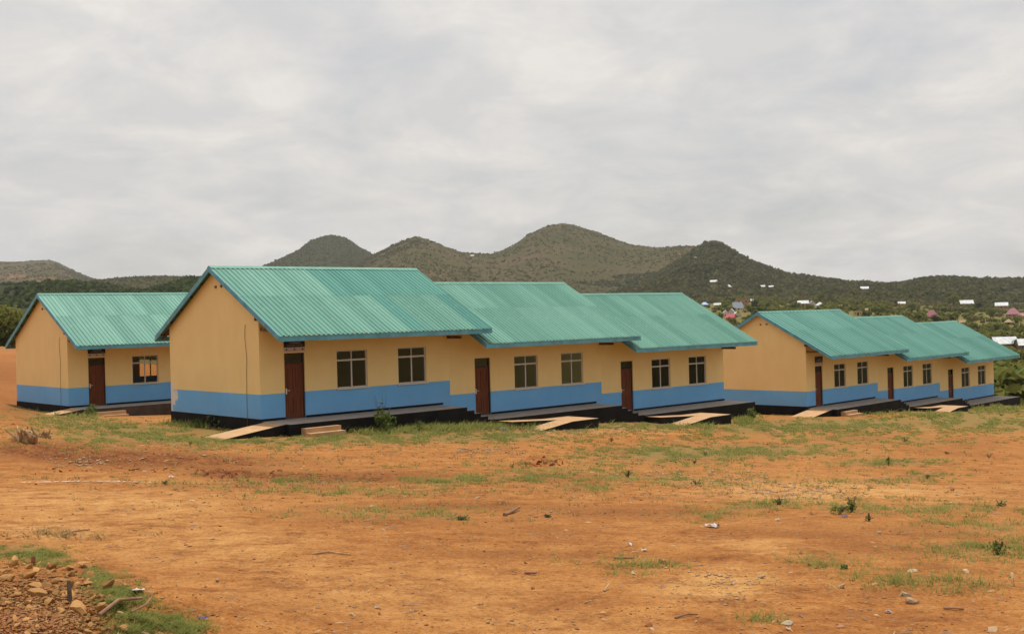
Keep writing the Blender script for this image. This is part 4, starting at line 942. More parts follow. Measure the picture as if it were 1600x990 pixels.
HOUSES = [
 (1569, 544, 30, 1, .27, .28, 'gable', 'tin_white', 'mudbrown', .30, 'big white roofed house with brown walls, nearest in the valley'),
 (1606, 546, 26, 1, .3, .3, 'gable', 'tin_white', 'mudbrown', .2, 'white roofed house cut by the right picture edge'),
 (1134, 494, 14, 1, .25, .42, 'gable_y', 'tin_white', 'plaster', .1, 'white steep gabled house, left of the white roofed cluster'),
 (1143, 494, 14, 1, .3, .55, 'gable_y', 'tin_white', 'plaster', -.1, 'tallest white gable in the white roofed cluster'),
 (1151, 495, 13, 1, .2, .4, 'gable_y', 'tin_white', 'plaster', .2, 'white gabled house, right of the white roofed cluster'),
 (1142, 500, 13, 1, .35, .4, 'gable', 'tin_red', 'brick', -.35, 'small red roofed house below the white roofed cluster'),
 (1152, 484, 15, 1, .25, .55, 'gable', 'tin_grey', 'plaster', .4, 'grey blue steep roofed house behind the white cluster'),
 (1159, 476, 18, 1, .42, .2, 'open', 'tin_grey', 'brick', .2, 'unfinished orange brick building with ragged top'),
 (1164, 488, 9, 1, .35, .5, 'gable_y', 'thatch', 'adobe', 0., 'small tan gabled hut beside the white cluster'),
 (1101, 479, 12, 1, .25, .35, 'hip', 'tin_blue', 'mudbrown', 0., 'blue roofed house just above the roof edge'),
 (1121, 479, 10, 1, .2, .14, 'gable', 'tin_white', 'brick', 0., 'low pale shed between blue roof and white cluster'),
 (1081, 464, 6, 1, .35, .3, 'gable', 'tin_white', 'mudbrown', .3, 'tiny white roof close above the third stepped roof'),
 (1115, 443, 10, 1, .2, .2, 'gable', 'tin_white', 'brick', 0., 'long white roofed house on the slope under the dark cone'),
 (1139, 451, 8, 1, .35, .45, 'hip', 'tin_white', 'mudbrown', 0., 'white hipped house beside the hillside track'),
 (1191, 450, 8, 1, .2, .22, 'gable', 'tin_white', 'brick', 0., 'left one of two small white houses on the dark slope'),
 (1205, 450, 7, 1, .2, .22, 'gable', 'tin_white', 'brick', 0., 'right one of two small white houses on the dark slope'),
 (1175, 472, 7, 1, .3, .4, 'gable', 'tin_white', 'mudbrown', .6, 'small white tilted roof right of the orange brick building'),
 (1255, 478, 15, 1, .16, .10, 'gable', 'tin_white', 'brick', 0., 'long low white shed above the farthest block ridge'),
 (1269, 478, 12, 1, .2, .5, 'gable_y', 'tin_grey', 'plaster', .2, 'grey steep gabled house between two white roofs'),
 (1281, 479, 11, 1, .2, .42, 'hip', 'tin_white', 'plaster', .3, 'white hipped house right of the grey gable'),
 (1087, 404, 4, 1, .3, .3, 'gable', 'tin_white', 'brick', 0., 'lone white roof high on the dark cone'),
 (1351, 454, 11, 1, .2, .2, 'gable', 'tin_white', 'brick', 0., 'white roof at the saddle between the two dark hills'),
 (1382, 453, 5, 1, .3, .3, 'gable', 'tin_white', 'brick', 0., 'tiny white roof right of the saddle'),
 (1340, 493, 12, 1, .5, .2, 'open', 'tin_grey', 'adobe', .2, 'yellow unfinished mud house, roofless'),
 (1351, 489, 10, 1, .5, .2, 'gable', 'thatch', 'adobe', -.2, 'yellow walled house with brown roof beside the roofless one'),
 (1409, 477, 10, 1, .15, .12, 'gable', 'tin_white', 'brick', 0., 'low white shed in the trees above the middle roof'),
 (1456, 498, 18, 1, .18, .55, 'hip', 'tin_purple', 'brick', .2, 'maroon pyramid roofed house above the last stepped roof', ),
 (1443, 499, 5, 1, .6, .2, 'gable', 'tin_white', 'brick', 0., 'tiny white outhouse beside the maroon pyramid roof'),
 (1510, 479, 17, 1, .2, .2, 'gable', 'tin_white', 'mudbrown', .2, 'broad white roof under the right hand dark hill'),
 (1565, 482, 16, 1, .15, .12, 'gable', 'tin_white', 'brick', 0., 'thin pale roof left of the right maroon house'),
 (1583, 495, 18, 1, .22, .5, 'hip', 'tin_purple', 'brick', .1, 'maroon hipped house near the right picture edge'),
 (1576, 507, 13, 1, .3, .35, 'hut', 'thatch', 'mudbrown', 0., 'round thatched hut below the right maroon house'),
 (1504, 508, 10, 1, .45, .3, 'gable', 'thatch', 'brick', .3, 'small brown house among bushes above the last roof'),
 (1597, 498, 14, 1, .3, .3, 'hip', 'tin_purple', 'brick', -.2, 'reddish roofed house at the right picture edge'),
 (57, 447, 5, 1, .3, .25, 'gable', 'tin_white', 'brick', 0., 'lone white roof on the dark left ridge'),
 (738, 401, 5, 1, .3, .25, 'gable', 'tin_white', 'brick', 0., 'lone white roof in the saddle left of the main cone'),
]
for a in HOUSES: house(*a)
mass('valley_scrub', 'mixed green bushes covering the valley floor', 3600, 1040, 1700, 125, 1150, 1.1, 3.1, mid_protos, M['leaf'], 71, -0.05, 30.)
mass('valley_scrub', 'olive dry bushes covering the valley floor', 2800, 1040, 1700, 130, 1150, 1.0, 2.2, mid_protos, M['leaf_dry'], 72, -0.05, 30.)
mass('valley_scrub', 'dark trees scattered over the valley floor', 550, 1040, 1700, 160, 1200, 1.2, 2.8, mid_protos, M['leaf_dark'], 73, 0.05, 40.)
mass('valley_scrub', 'green bushes between the school and the left ridge', 900, -120, 420, 175, 700, 1.2, 2.6, mid_protos, M['leaf'], 74, -0.05, 30.)
mass('valley_scrub', 'dark bushes between the school and the left ridge', 900, -120, 420, 200, 950, 1.2, 2.8, mid_protos, M['leaf_dark'], 75, -0.1, 30.)
mass('hillside_scrub', 'dark bushes dotted over the cones and ridges', 30000, -60, 1680, 900, 3100, 0.8, 2.6, tiny_protos, M['leaf_hill'], 76, -0.25, 120.)
mass('hillside_scrub', 'olive bushes dotted over the cones and ridges', 22000, -60, 1680, 900, 3100, 0.8, 2.4, tiny_protos, M['leaf_hill2'], 77, -0.2, 90.)
mass('hillside_scrub', 'dark scrub on the dark cone behind the nearest roof', 7000, 330, 760, 2050, 3060, 1.4, 3.0, tiny_protos, M['leaf_hill'], 80, -0.4, 120.)
mass('hillside_scrub', 'brownish scrub on the far left hill', 6000, -160, 300, 2150, 3650, 1.2, 3.0, tiny_protos, M['leaf_hill'], 81, -0.1, 120.)
# dense dark scrub imitating cloud shadow on the ridges
mass('ridge_shade_scrub', 'dense dark scrub imitating cloud shade on the right hand ridge', 13000, 900, 1680, 1130, 1850, 1.4, 3.4, far_protos, M['leaf_hill'], 78, -0.35, 60.)
mass('ridge_shade_scrub', 'dense dark scrub imitating cloud shade on the left ridge', 5000, -60, 380, 620, 1100, 1.2, 2.8, far_protos, M['leaf_dark'], 79, -0.3, 60.)
# ------------------------------------------------------------------ grass cover (uncountable)
def grass_mesh(name, label, UV, hmin, hmax, nbl, spread, mat, seed, wmul=1.0):
    g = np.random.default_rng(seed); P, ok = hit(UV[:, 0], UV[:, 1]); P = P[ok & (np.hypot(P[:, 0], P[:, 1]) < 128)]
    r = np.hypot(P[:, 0], P[:, 1]); n = len(P)
    B = np.repeat(P, nbl, 0); rb = np.repeat(r, nbl); N = len(B)
    sp = spread * np.repeat(g.uniform(.5, 1.3, n), nbl)
    a = g.uniform(0, 6.283, N); q = np.sqrt(g.uniform(0, 1, N)) * sp
    bx, by = B[:, 0] + np.cos(a) * q, B[:, 1] + np.sin(a) * q
    bz = H(bx, by) - 0.006
    h = g.uniform(hmin, hmax, N) * np.repeat(g.uniform(.6, 1.25, n), nbl); w = np.maximum(.004, rb * .00042) * wmul * g.uniform(.7, 1.4, N)
    th = g.uniform(0, 6.283, N); ln = h * g.uniform(.5, 1.9, N)
    dx, dy = np.cos(th), np.sin(th); wx, wy = -np.sin(th + .5) * w, np.cos(th + .5) * w
    V = np.stack([np.stack([bx - wx, by - wy, bz], -1), np.stack([bx + wx, by + wy, bz], -1), np.stack([bx + dx * ln, by + dy * ln, bz + h], -1)], 1).reshape(-1, 3)
    o = link(bpy.data.objects.new(name, np_mesh(name, V, np.arange(3 * N).reshape(-1, 3), mat))); tag(o, label, kind='stuff'); return o
def patch_points(plist, dens, seed, spread=1.0, thr=-.15):
    g = np.random.default_rng(seed); out = []
    for u, v, a, b, s in plist:
        n = int(a * b * s * dens)
        q = g.normal(size=(n, 2)) * np.array([a * .62, b * .62]) * spread
        out.append(np.stack([u + q[:, 0], v + q[:, 1]], -1))
    UV = np.concatenate(out)
    k = fbm(UV[:, 0] / 22, UV[:, 1] / 6, seed, 4) + .45 * fbm(UV[:, 0] / 6, UV[:, 1] / 2.5, seed + 3, 2) > thr
    return UV[k]
near_p = [p for p in GREEN if p[1] > 845 and p[0] < 330]; far_p = [p for p in GREEN if p not in near_p]
grass_mesh('grass', 'short green grass growing in patches on the red earth', patch_points([(u, v, a * 1.35, b * 1.35, min(s_, .95)) for u, v, a, b, s_ in far_p] + [(800, 684, 640, 12, .3), (1300, 675, 260, 16, .35), (760, 735, 640, 30, .03)], .5, 201, 1.0, .02), .03, .085, 11, .15, M['grass'], 202)
grass_mesh('grass', 'bright short grass round the rubble heap', patch_points([(u, v, a * 1.1, b, s_) for u, v, a, b, s_ in near_p], 0.8, 203, 1.05, .06), .012, .038, 14, .06, M['grass_near'], 204)
M['drygrass'] = leaf_mat('dry_grass_blades', (0.20, 0.13, 0.05), (0.38, 0.27, 0.12), 0.2, .6)
grass_mesh('dry_grass', 'dry straw coloured grass scattered over the yard', patch_points([(800, 700, 780, 26, .16), (900, 760, 700, 40, .05), (850, 670, 120, 8, .5), (1020, 668, 100, 8, .5), (430, 755, 120, 8, .3), (120, 748, 60, 5, .2), (1330, 672, 200, 9, .3), (1200, 760, 150, 14, .08), (120, 835, 90, 6, .25), (170, 655, 100, 8, .3)], .5, 205), .03, .08, 8, .14, M['drygrass'], 206)
grass_mesh('tall_grass', 'taller grass and weeds along the black plinths', patch_points([(310, 664, 40, 4, 1.2), (335, 663, 30, 4, 1.4), (285, 660, 20, 4, 1.), (640, 672, 60, 4, .7), (700, 668, 60, 4, .9), (745, 668, 40, 4, .8), (560, 676, 60, 3, .6), (795, 668, 40, 3, .6), (880, 668, 50, 3, .5), (1170, 655, 14, 6, 1.2), (1160, 660, 20, 4, .8), (1080, 668, 60, 3, .5), (95, 637, 20, 4, 1.2), (120, 645, 22, 5, 1.2), (145, 648, 12, 5, 1.2), (1350, 645, 60, 3, .5), (1450, 650, 60, 4, .5), (960, 655, 30, 4, .5), (1560, 640, 50, 6, .8)], 0.75, 207, 1.0, -.3), .08, .30, 9, .2, M['grass_near'], 208, 1.1)
# ------------------------------------------------------------------ loose stones, clods, chips (uncountable)
def pebble_mass(name, label, n, smin, smax, mat, seed, u0=0, u1=1600, v0=690, v1=1010, plist=None, half=0.25):
    g = np.random.default_rng(seed)
    if plist: UV = patch_points(plist, 1.0, seed, 1.0, -1)
    else:
        UV = np.stack([g.uniform(u0, u1, n), v0 + (v1 - v0) * g.uniform(0, 1, n) ** 1.1], -1)
    k = fbm(UV[:, 0] / 90, UV[:, 1] / 25, seed, 3) + g.uniform(-.6, .6, len(UV)) > -.15; UV = UV[k]
    P, ok = hit(UV[:, 0], UV[:, 1]); P = P[ok]; n = len(P); r = np.hypot(P[:, 0], P[:, 1])
    s = np.exp(g.uniform(np.log(smin), np.log(smax), n)) * np.clip(r / 12, .8, 2.6)
    base = np.array([(1, 0, 0), (0, 1, 0), (-1, 0, 0), (0, -1, 0), (0, 0, .75), (0, 0, -.5), (.6, .6, .5), (-.6, -.55, .45)])
    tri = np.array([(0, 6, 4), (6, 1, 4), (1, 2, 4), (2, 7, 4), (7, 3, 4), (3, 0, 4), (0, 1, 6), (2, 3, 7), (1, 0, 5), (2, 1, 5), (3, 2, 5), (0, 3, 5)])
    V = base[None] * (1 + g.uniform(-.35, .35, (n, 8, 3))) * s[:, None, None] * np.stack([np.ones(n), g.uniform(.5, 1, n), g.uniform(.3, .7, n)], -1)[:, None, :]
    a = g.uniform(0, 6.283, n)[:, None]; x = V[..., 0] * np.cos(a) - V[..., 1] * np.sin(a); y = V[..., 0] * np.sin(a) + V[..., 1] * np.cos(a)
    V = np.stack([x, y, V[..., 2]], -1) + P[:, None, :] + np.array([0, 0, 1]) * (s * half * .6)[:, None, None]
    F = (tri[None] + (np.arange(n) * 8)[:, None, None]).reshape(-1, 3)
    o = link(bpy.data.objects.new(name, np_mesh(name, V.reshape(-1, 3), F, mat))); tag(o, label, kind='stuff'); return o
pebble_mass('gravel', 'small pale stones strewn over the red earth', 2600, .006, .024, M['pebble'], 301)
pebble_mass('gravel', 'tiny dark red earth crumbs strewn over the ground', 1500, .006, .022, M['clod'], 302)
pebble_mass('gravel', 'pale stone chips in dusty strips before the verandas', 0, .012, .03, M['pale_stone'], 303, plist=[(870, 672, 90, 7, .5), (1000, 668, 90, 6, .4), (760, 705, 60, 5, .4), (1180, 745, 100, 14, .12), (1250, 770, 110, 10, .15), (1120, 915, 70, 22, .10), (300, 700, 120, 8, .1), (140, 660, 70, 8, .2), (130, 722, 50, 8, .25), (1330, 670, 150, 8, .15), (1040, 745, 60, 8, .15)])
pebble_mass('gravel', 'loose ochre rubble of the heap in the near corner', 0, .010, .034, M['rock'], 304, plist=[(60, 925, 90, 35, .45), (120, 965, 60, 25, .3)])
pebble_mass('gravel', 'loose red brown soil lumps at the foot of the heap', 0, .008, .026, M['heapsoil'], 305, plist=[(35, 975, 80, 26, 1.3), (60, 935, 90, 30, .8)])
def straw_mass(name, label, n, lmin, lmax, mat, seed, v0=690, v1=1000):
    g = np.random.default_rng(seed); UV = np.stack([g.uniform(-10, 1610, n), v0 + (v1 - v0) * g.uniform(0, 1, n) ** 1.2], -1)
    k = fbm(UV[:, 0] / 60, UV[:, 1] / 18, seed, 3) + g.uniform(-.5, .5, n) > 0; UV = UV[k]
    P, ok = hit(UV[:, 0], UV[:, 1]); P = P[ok]; n = len(P); r = np.hypot(P[:, 0], P[:, 1])
    l = np.exp(g.uniform(np.log(lmin), np.log(lmax), n)) * np.clip(r / 14, .8, 2); w = l * g.uniform(.05, .16, n) + .002; a = g.uniform(0, 6.283, n)
    dx, dy = np.cos(a) * l / 2, np.sin(a) * l / 2; nx, ny = -np.sin(a) * w / 2, np.cos(a) * w / 2
    za, zb = H(P[:, 0] - dx, P[:, 1] - dy) + .006, H(P[:, 0] + dx, P[:, 1] + dy) + .006 + g.uniform(0, .02, n); zm = np.maximum(H(P[:, 0], P[:, 1]), (za + zb) / 2) + w * .8
    A = np.stack([P[:, 0] - dx - nx, P[:, 1] - dy - ny, za], -1); B = np.stack([P[:, 0] - dx + nx, P[:, 1] - dy + ny, za], -1)
    C = np.stack([P[:, 0] + dx + nx * .5, P[:, 1] + dy + ny * .5, zb], -1); D = np.stack([P[:, 0] + dx - nx * .5, P[:, 1] + dy - ny * .5, zb], -1)
    E_, F_ = np.stack([P[:, 0], P[:, 1], zm + .004], -1), None
    V = np.stack([A, B, C, D, E_], 1).reshape(-1, 3); tri = np.array([(0, 1, 4), (1, 2, 4), (2, 3, 4), (3, 0, 4)])
    Fq = (tri[None] + (np.arange(n) * 5)[:, None, None]).reshape(-1, 3)
    o = link(bpy.data.objects.new(name, np_mesh(name, V, Fq, mat))); tag(o, label, kind='stuff')
straw_mass('straw_litter', 'bits of pale straw and bark strewn over the earth', 700, .02, .10, M['root'], 311)
straw_mass('straw_litter', 'dark twiggy scraps strewn over the earth', 700, .03, .14, M['stick'], 312)
# ------------------------------------------------------------------ rocks of the heap
def rock_mesh(seed, flat=.7):
    g = np.random.default_rng(seed); mb = MB()
    import bmesh
    bm = bmesh.new(); bmesh.ops.create_icosphere(bm, subdivisions=2, radius=1.15)
    pl = g.normal(size=(11, 3)); pl /= np.linalg.norm(pl, axis=1)[:, None]; dd = g.uniform(.4, .85, 11)
    for v in bm.verts:
        p = np.array(v.co)
        for n_, d_ in zip(pl, dd):
            k = p @ n_
            if k > d_: p = p - n_ * (k - d_)
        v.co = p * np.array([1.15, .9, flat]) * (1 + g.uniform(-.03, .03))
    me_ = bpy.data.meshes.new('rock'); bm.to_mesh(me_); bm.free(); me_.materials.append(M['rock']); return me_
ROCKS = [rock_mesh(s, f) for s, f in ((1, .6), (2, .75), (3, .5), (4, .85), (5, .65), (6, .45))]
def put_rock(u, v, px, label, name='rock', mat=None, group=None, k=None, sink=.25, cat='stone'):
    p = hit1(u, v); r = p.length; s = px * r / F_PX / 2 * (.78 if 'heap' in (group or '') else 1.3)
    o = bpy.data.objects.new(name, ROCKS[random.randrange(6) if k is None else k]); link(o)
    o.location = (p.x, p.y, p.z + s * sink); o.rotation_euler = (random.uniform(-.8, .8), random.uniform(-.8, .8), random.uniform(0, 6.28)); o.scale = (s, s * random.uniform(.75, 1.1), s)
    if mat: o.material_slots[0].link = 'OBJECT'; o.material_slots[0].material = M[mat]
    tag(o, label, cat, group); return o
rs = random.Random(5)
# those of the heap that stand out
for u, v, px, lb in [(62, 931, 36, 'long ochre rock lying on the middle of the rubble heap'), (125, 955, 34, 'large orange rock at the lower edge of the rubble heap'), (160, 957, 36, 'dark faced rust red rock beside the grass and the heap'), (170, 918, 34, 'rounded red brown rock at the grassy edge of the heap'), (133, 886, 36, 'pale yellow slab at the top edge of the heap'), (45, 903, 30, 'pale cracked rock with holes in the heap'), (176, 984, 26, 'cream coloured rock at the bottom picture edge'), (192, 982, 26, 'brown block beside the cream rock at bottom edge'), (112, 931, 24, 'grey rock standing upright in the heap'), (80, 888, 26, 'pale rock on the upper rim of the heap'), (75, 918, 28, 'flat cream rock above the long ochre one'), (108, 918, 24, 'orange rock near the heap centre'), (22, 880, 26, 'brown rock beside the dark post in the heap'), (195, 914, 14, 'small dark red clod beyond the grass by the heap')]:
    put_rock(u, v, px, lb, group='rocks of the rubble heap')
for i in range(130):
    while True:
        u, v = rs.uniform(-5, 165), rs.uniform(878, 995)
        if v > 872 + (u / 165) ** 2 * 30 and u < 150 + (v - 900) * .3: break
    px = rs.choice((9, 10, 11, 12, 13, 15, 17, 19, 22)) * (1 if v < 950 else .8)
    put_rock(u, v, px, 'small ochre rock, one of many %s of the rubble heap' % ('on the upper rim' if v < 905 else 'in the left middle' if v < 945 and u < 70 else 'in the right middle' if v < 945 else 'at the left foot' if u < 70 else 'at the right foot'), group='rocks of the rubble heap')
for u, v, px, lb, mt in [(990, 897, 15, 'rounded greenish grey stone in front of the grass tuft', 'grey_stone'), (1035, 878, 22, 'flat tan stone beside the grass tuft', 'pale_stone'), (1187, 902, 15, 'flat grey stone on the pale dusty patch', 'grey_stone'), (1313, 917, 20, 'flat pinkish stone left of the low grass strip', 'pale_stone'), (1412, 930, 26, 'grey stone in the dark earth behind the grass strip', 'grey_stone'), (1426, 942, 22, 'broken pale slab below the grass strip', 'pale_stone'), (1228, 975, 26, 'flat grey disc of stone near the bottom edge', 'grey_stone'), (1550, 985, 24, 'pale crumpled slab at the bottom right corner', 'pale_stone'), (1488, 766, 9, 'red brick fragment on the right hand earth', 'clod'), (1480, 709, 9, 'dark red clod on the upper right earth', 'clod'), (762, 972, 12, 'small ochre stone at bottom centre left', 'rock'), (1012, 978, 16, 'brown clod at the bottom centre', 'clod'), (1020, 983, 12, 'pale chip against the brown clod', 'pale_stone'), (1427, 893, 18, 'pale flat stone above the low grass strip', 'pale_stone'), (1510, 894, 14, 'pale stone right of the low grass strip', 'pale_stone'), (1582, 902, 14, 'whitish stone near the right picture edge', 'pale_stone'), (747, 778, 11, 'pale block of stone left of centre', 'pale_stone'), (932, 725, 7, 'dark pebble before the second ramp', 'clod'), (346, 738, 8, 'dark clod before the nearest block corner', 'clod'), (822, 880, 8, 'small brown stone at centre', 'rock'), (598, 828, 9, 'white chip of stone left of centre', 'pale_stone'), (1371, 833, 10, 'white chip of stone right of the weeds', 'pale_stone'), (833, 920, 10, 'dark clod in the lower centre', 'clod'), (870, 952, 9, 'brown clod near the lower centre sticks', 'clod'), (340, 908, 11, 'white chip of stone right of the heap', 'pale_stone'), (1252, 865, 9, 'brown pebble before the right weeds', 'clod')]:
    put_rock(u, v, px * .72, lb, mat=mt, group='single stones on the open ground', sink=.05)
# earth lumps and the rubble at the far block
def mound_clods(u, v, name, label, cnt, spread, px, mat):
    p = hit1(u, v); o = empty(name, (p.x, p.y, p.z)); tag(o, label, 'earth heap')
    r = p.length
    for i in range(cnt):
        dx, dy = rs.gauss(0, spread), rs.gauss(0, spread * .6); s = px * r / F_PX / 2 * rs.uniform(.5, 1.2)
        c = ob('clod', ROCKS[i % 6], o, (dx, dy, float(H(p.x + dx, p.y + dy)[0]) - p.z + s * .05)); c.scale = (s, s * .8, s * .45); c.rotation_euler = (rs.uniform(0, 3), rs.uniform(0, 3), 0)
        c.material_slots[0].link = 'OBJECT'; c.material_slots[0].material = M[mat]
mound_clods(848, 722, 'earth_heap', 'small heap of dark red earth at the yard centre', 26, .32, 9, 'clod')
mound_clods(355, 741, 'earth_heap', 'dark clods of earth before the nearest block gable', 34, .7, 8, 'clod')
mound_clods(185, 735, 'earth_heap', 'low row of dark clods at the left track edge', 24, .8, 6, 'clod')
mound_clods(1498, 630, 'earth_heap', 'brown heap of rubble against the farthest block veranda', 9, .45, 14, 'rock')
# ------------------------------------------------------------------ stump with roots, post, sticks
def stump(u, v, label, sc, seed):
    g = random.Random(seed); p = hit1(u, v); o = empty('root_stump', (p.x, p.y, p.z)); tag(o, label, 'stump')
    mb = MB(); mb.tube([(0, 0, -.1), (0, 0, .18 * sc), (.05, 0, .34 * sc)], [.16 * sc, .13 * sc, .08 * sc], 7); mb.build('stem', M['root'], o)
    for k in range(13):
        a = g.uniform(0, 6.28); l = g.uniform(.12, .42) * sc; e = g.uniform(.18, .52) * sc; b0 = g.uniform(-.3, .3) * sc
        mb = MB(); c, s_ = math.cos(a), math.sin(a); j1, j2 = g.uniform(-.07, .07), g.uniform(-.07, .07)
        mb.tube([(b0, 0, -.05), (b0 + c * l * .4 + j1, s_ * l * .4, e * .45), (b0 + c * l * .8, s_ * l * .8 + j2, e * .8), (b0 + c * l + j2, s_ * l, e)], [.055 * sc, .05 * sc, .035 * sc, .012 * sc], 5); mb.build('root', M['root'], o)
stump(42, 690, 'bleached uprooted stump with splayed roots at far left', .95, 3)
stump(68, 684, 'smaller dark root stub right of the bleached stump', .55, 4)
def stick(pts, rad, label, mat='stick', name='stick'):
    W = [hit1(u, v) + Vector((0, 0, rad * .7 + dz)) for u, v, dz in pts]; c = W[0].copy(); mb = MB()
    mb.tube([tuple(w - c) for w in W], [rad * (.8 - .35 * i / len(W)) for i in range(len(W))], 8)
    o = mb.build(name, M[mat], None, tuple(c)); tag(o, label, 'stick', 'sticks on the ground'); return o
stick([(788, 806, 0), (800, 802, .01), (812, 797, .03)], .032, 'thick dark stick lying left of the yard centre')
stick([(155, 976, .05), (185, 954, .06), (222, 943, .03)], .016, 'long dark branch bridging heap and grass')
stick([(205, 962, .02), (228, 955, .04), (238, 944, .05)], .009, 'thin forked branch beside the long dark one')
def stake(u, v, h, rad, lean, label, mat):
    p = hit1(u, v); mb = MB(); mb.tube([(0, 0, -.06), (lean * .5, 0, h * .5), (lean, .01, h)], [rad, rad * .95, rad * .85], 8)
    o = mb.build('stake', M[mat], None, tuple(p)); tag(o, label, 'stake', 'stakes in the rubble heap')
stake(110, 939, .13, .016, -.01, 'grey stake poking out of the heap', 'bark')
stake(52, 883, .085, .022, .0, 'short dark stake at the upper rim of the heap', 'clod')
stick([(944, 924, 0), (952, 919, .03)], .011, 'pale split stick at the lower centre', 'root')
stick([(914, 942, 0), (924, 943, .02)], .009, 'short pale stick left of the split one', 'root')
stick([(1055, 966, 0), (1075, 962, .01), (1090, 960, .0)], .010, 'thin twig at the lower centre right')
stick([(1475, 951, 0), (1490, 953, .01), (1506, 952, 0)], .012, 'thin dark twig at the lower right')
stick([(820, 896, 0), (838, 898, .01)], .018, 'brown stick under the centre grass')
stick([(960, 872, 0), (990, 874, .01)], .016, 'dark stick left of the flat tan stone')
stick([(95, 838, .0), (115, 832, .01), (140, 828, 0)], .014, 'thin twig above the rubble heap on the track')
stick([(488, 866, 0), (515, 864, .01), (548, 867, 0)], .012, 'pale twig on the track left of centre', 'root')
# chalk line on the track: broken dusty strip
pts = [(20 + k * 4, 754 - 2.2 * math.sin(min(1, k / 40) * 1.6) + 2.4 * max(0, (k - 36) / 24)) for k in range(62)]
W = hit([p[0] for p in pts], [p[1] for p in pts])[0]
mb = MB(); gk = random.Random(9)
for k in range(len(W) - 1):
    if gk.random() < (.12 if 10 < k < 42 else .5): continue
    a, b = Vector(W[k]), Vector(W[k + 1]); w = gk.uniform(.02, .05); up = Vector((0, 0, .012)); n = Vector((0, w, 0))
    mb.add([a - n + up, b - n + up, b + n + up, a + n + up], [(0, 1, 2, 3)])
o = mb.build('chalk_line', M['chalk']); tag(o, 'broken white chalk line across the earth track', kind='stuff')
# ------------------------------------------------------------------ litter
M['plastic_blue'] = simple('pale_blue_plastic', (0.2, 0.26, 0.36), 0.4, .2, 9)
M['plastic_white'] = simple('white_plastic', (0.46, 0.43, 0.40), 0.4, .2, 9)
M['plastic_violet'] = simple('violet_rubber', (0.06, 0.045, 0.13), 0.5, .2, 9)
def scrap(u, v, px, mat, label, name='plastic_scrap', seed=0):
    g = random.Random(seed + int(u)); p = hit1(u, v); s = px * p.length / F_PX / 2; mb = MB(); n = 5
    V = [((i / (n - 1) - .5) * 2 * s, (j / (n - 1) - .5) * 1.2 * s, g.uniform(0, .55) * s) for j in range(n) for i in range(n)]
    mb.add(V, [(j * n + i, j * n + i + 1, (j + 1) * n + i + 1, (j + 1) * n + i) for j in range(n - 1) for i in range(n - 1)])
    o = mb.build(name, M[mat], None, (p.x, p.y, p.z + .01), (0, 0, g.uniform(0, 3))); tag(o, label, 'litter', 'litter on the ground'); return o
scrap(787, 671, 14, 'plastic_blue', 'pale blue plastic bag in the grass before the second ramp')
scrap(590, 950, 8, 'plastic_blue', 'tiny blue plastic scrap at the lower left of centre')
scrap(1319, 808, 10, 'plastic_violet', 'dark violet sandal piece under the weeds')
scrap(318, 968, 14, 'plastic_violet', 'dark blue rag right of the heap grass')
scrap(985, 852, 13, 'plastic_white', 'crumpled white paper at the yard centre')
scrap(1007, 861, 9, 'plastic_white', 'torn white paper just right of the crumpled one')
scrap(1113, 823, 20, 'plastic_white', 'flat whitish plastic sheet on the earth')
scrap(1232, 984, 8, 'plastic_white', 'white scrap under the flat grey disc')
scrap(1215, 813, 10, 'plastic_white', 'white scrap left of the right weeds')
scrap(268, 746, 10, 'plastic_white', 'white scrap at the end of the chalk line')
scrap(300, 783, 8, 'plastic_white', 'white scrap on the track below the chalk line')
scrap(216, 925, 16, 'plastic_white', 'pale paper strip beyond the heap grass')
scrap(1388, 957, 8, 'plastic_blue', 'small bluish scrap at lower right')
# ------------------------------------------------------------------ weeds one can count
def weed(u, v, hpx, wpx, label, seed, n=120, mat='weed', sparse=False):
    g = random.Random(seed); p = hit1(u, v); k = p.length / F_PX; h, w = hpx * k, wpx * k / 2
    o = empty('weed', (p.x, p.y, p.z - .01)); tag(o, label, 'plant', 'weeds in the yard')
    V, Fq = leaf_cloud(n, w * 1.15, w * 1.15, h * .62, max(.03, min(.13, h * .16)), seed, 8 if not sparse else 12, zc=h * .48)
    V[:, 2] = np.maximum(V[:, 2], .005)
    ob('foliage', np_mesh('foliage', V, Fq, M[mat]), o)
    mb = MB()
    for i in range(5):
        a = g.uniform(0, 6.28); l = w * g.uniform(.3, .9); mb.tube([(0, 0, 0), (math.cos(a) * l * .5, math.sin(a) * l * .5, h * .45), (math.cos(a) * l, math.sin(a) * l, h * g.uniform(.75, 1.))], [.012, .009, .005], 4, cap=False)
    mb.build('stem', M['bark'], o); return o
weed(603, 676, 40, 36, 'leafy green shrub against the black veranda of the nearest block', 401, 330)
weed(597, 673, 58, 34, 'thin taller shoots rising behind the leafy shrub', 402, 70, sparse=True)
weed(655, 675, 22, 14, 'small shrub right of the leafy shrub', 403, 90)
weed(300, 668, 16, 50, 'low weeds at the plinth of the nearest gable', 404, 260)
weed(343, 668, 24, 40, 'bushy weeds at the plinth beside the nearest ramp', 405, 260)
weed(90, 640, 14, 40, 'weeds at the plinth of the hidden block gable', 406, 200)
weed(142, 650, 22, 22, 'dark weeds before the steps of the hidden block', 407, 180, 'weed')
weed(1175, 656, 22, 18, 'weeds at the outer corner of the nearest block veranda', 408, 160)
weed(1311, 803, 17, 34, 'wide dark weed beside the violet sandal piece', 409, 200)
weed(1331, 800, 26, 16, 'upright weed right of the violet sandal piece', 410, 90, sparse=True)
weed(1358, 814, 14, 14, 'small weed right of the upright one', 411, 80)
weed(1218, 788, 13, 22, 'low weed left of the litter on the right', 412, 90)
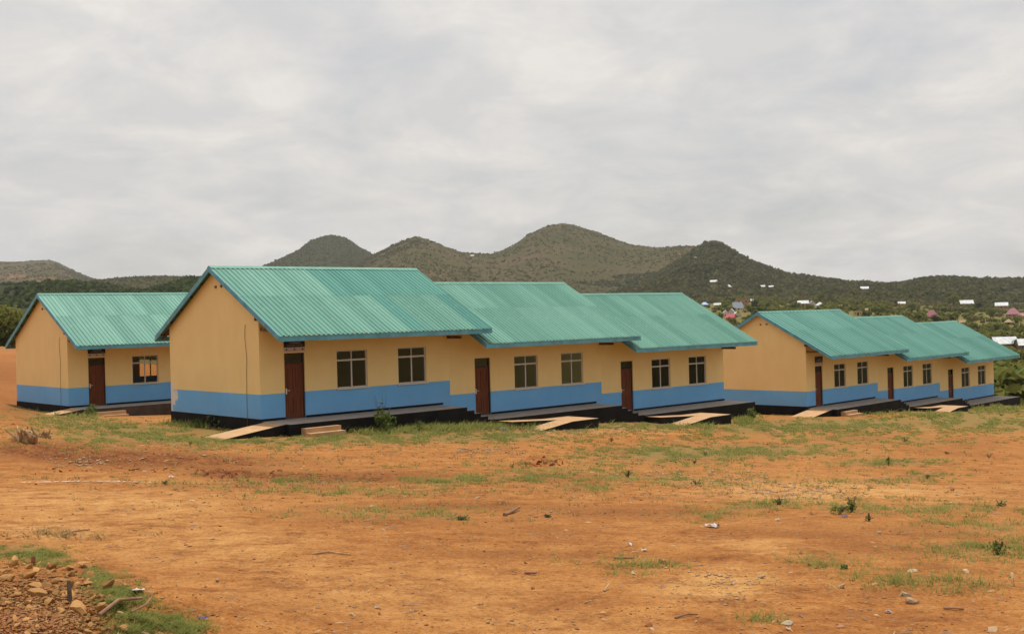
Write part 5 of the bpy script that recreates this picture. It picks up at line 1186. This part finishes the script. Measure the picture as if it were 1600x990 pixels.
weed(1558, 866, 24, 32, 'big weed in the right hand grass patch', 413, 200)
weed(1563, 790, 9, 18, 'low weed near the right picture edge', 414, 70)
weed(1388, 727, 16, 9, 'small upright weed before the farthest block', 415, 70)
weed(1414, 690, 9, 10, 'tiny dark weed before the farthest block veranda', 416, 60)
weed(981, 747, 15, 10, 'upright weed in the centre yard', 417, 70)
weed(1088, 757, 9, 24, 'low weed right of the upright centre weed', 418, 90)
weed(1102, 712, 9, 8, 'tiny weed in the green strip', 419, 60)
weed(1085, 724, 7, 9, 'tiny weed below the green strip', 420, 50)
weed(855, 808, 7, 16, 'low weed right of the thick dark stick', 421, 60)
weed(722, 812, 9, 22, 'grassy weed left of the thick dark stick', 422, 90)
weed(1318, 888, 8, 14, 'small weed in the lower right yard', 423, 60)
weed(258, 757, 8, 9, 'small weed at the end of the chalk line', 424, 50)
weed(298, 695, 7, 9, 'small weed before the nearest gable', 425, 50)
weed(955, 690, 10, 12, 'small weed before the second ramp', 426, 60)
weed(800, 730, 8, 12, 'small weed left of the centre earth heap', 427, 60)
weed(1448, 748, 8, 14, 'small weed on the right hand earth', 428, 60)
weed(1545, 715, 7, 16, 'small weed at the far right earth', 429, 60)
# ------------------------------------------------------------------ haze: the air between here and the far hills
zlo = float(min(Pn[:, 2].min(), Pf[:, 2].min())) - 1.0; zhi = float(Pf[:, 2].max()) + 12.0
mb = MB(); R_ = 14100.0
mb.box(-R_, R_, -R_, R_, zlo, zhi)
hz_m = bpy.data.materials.new('haze_air'); hz_m.use_nodes = True; t = hz_m.node_tree; t.nodes.clear()
ho = nd(t, 'ShaderNodeOutputMaterial'); pv = nd(t, 'ShaderNodeVolumePrincipled')
pv.inputs['Color'].default_value = (0.90, 0.94, 1.0, 1); pv.inputs['Density'].default_value = 0.00005; pv.inputs['Anisotropy'].default_value = 0.2
t.links.new(pv.outputs[0], ho.inputs['Volume'])
hz = mb.build('haze', hz_m); tag(hz, 'thin pale haze in the air over the valley', kind='stuff')
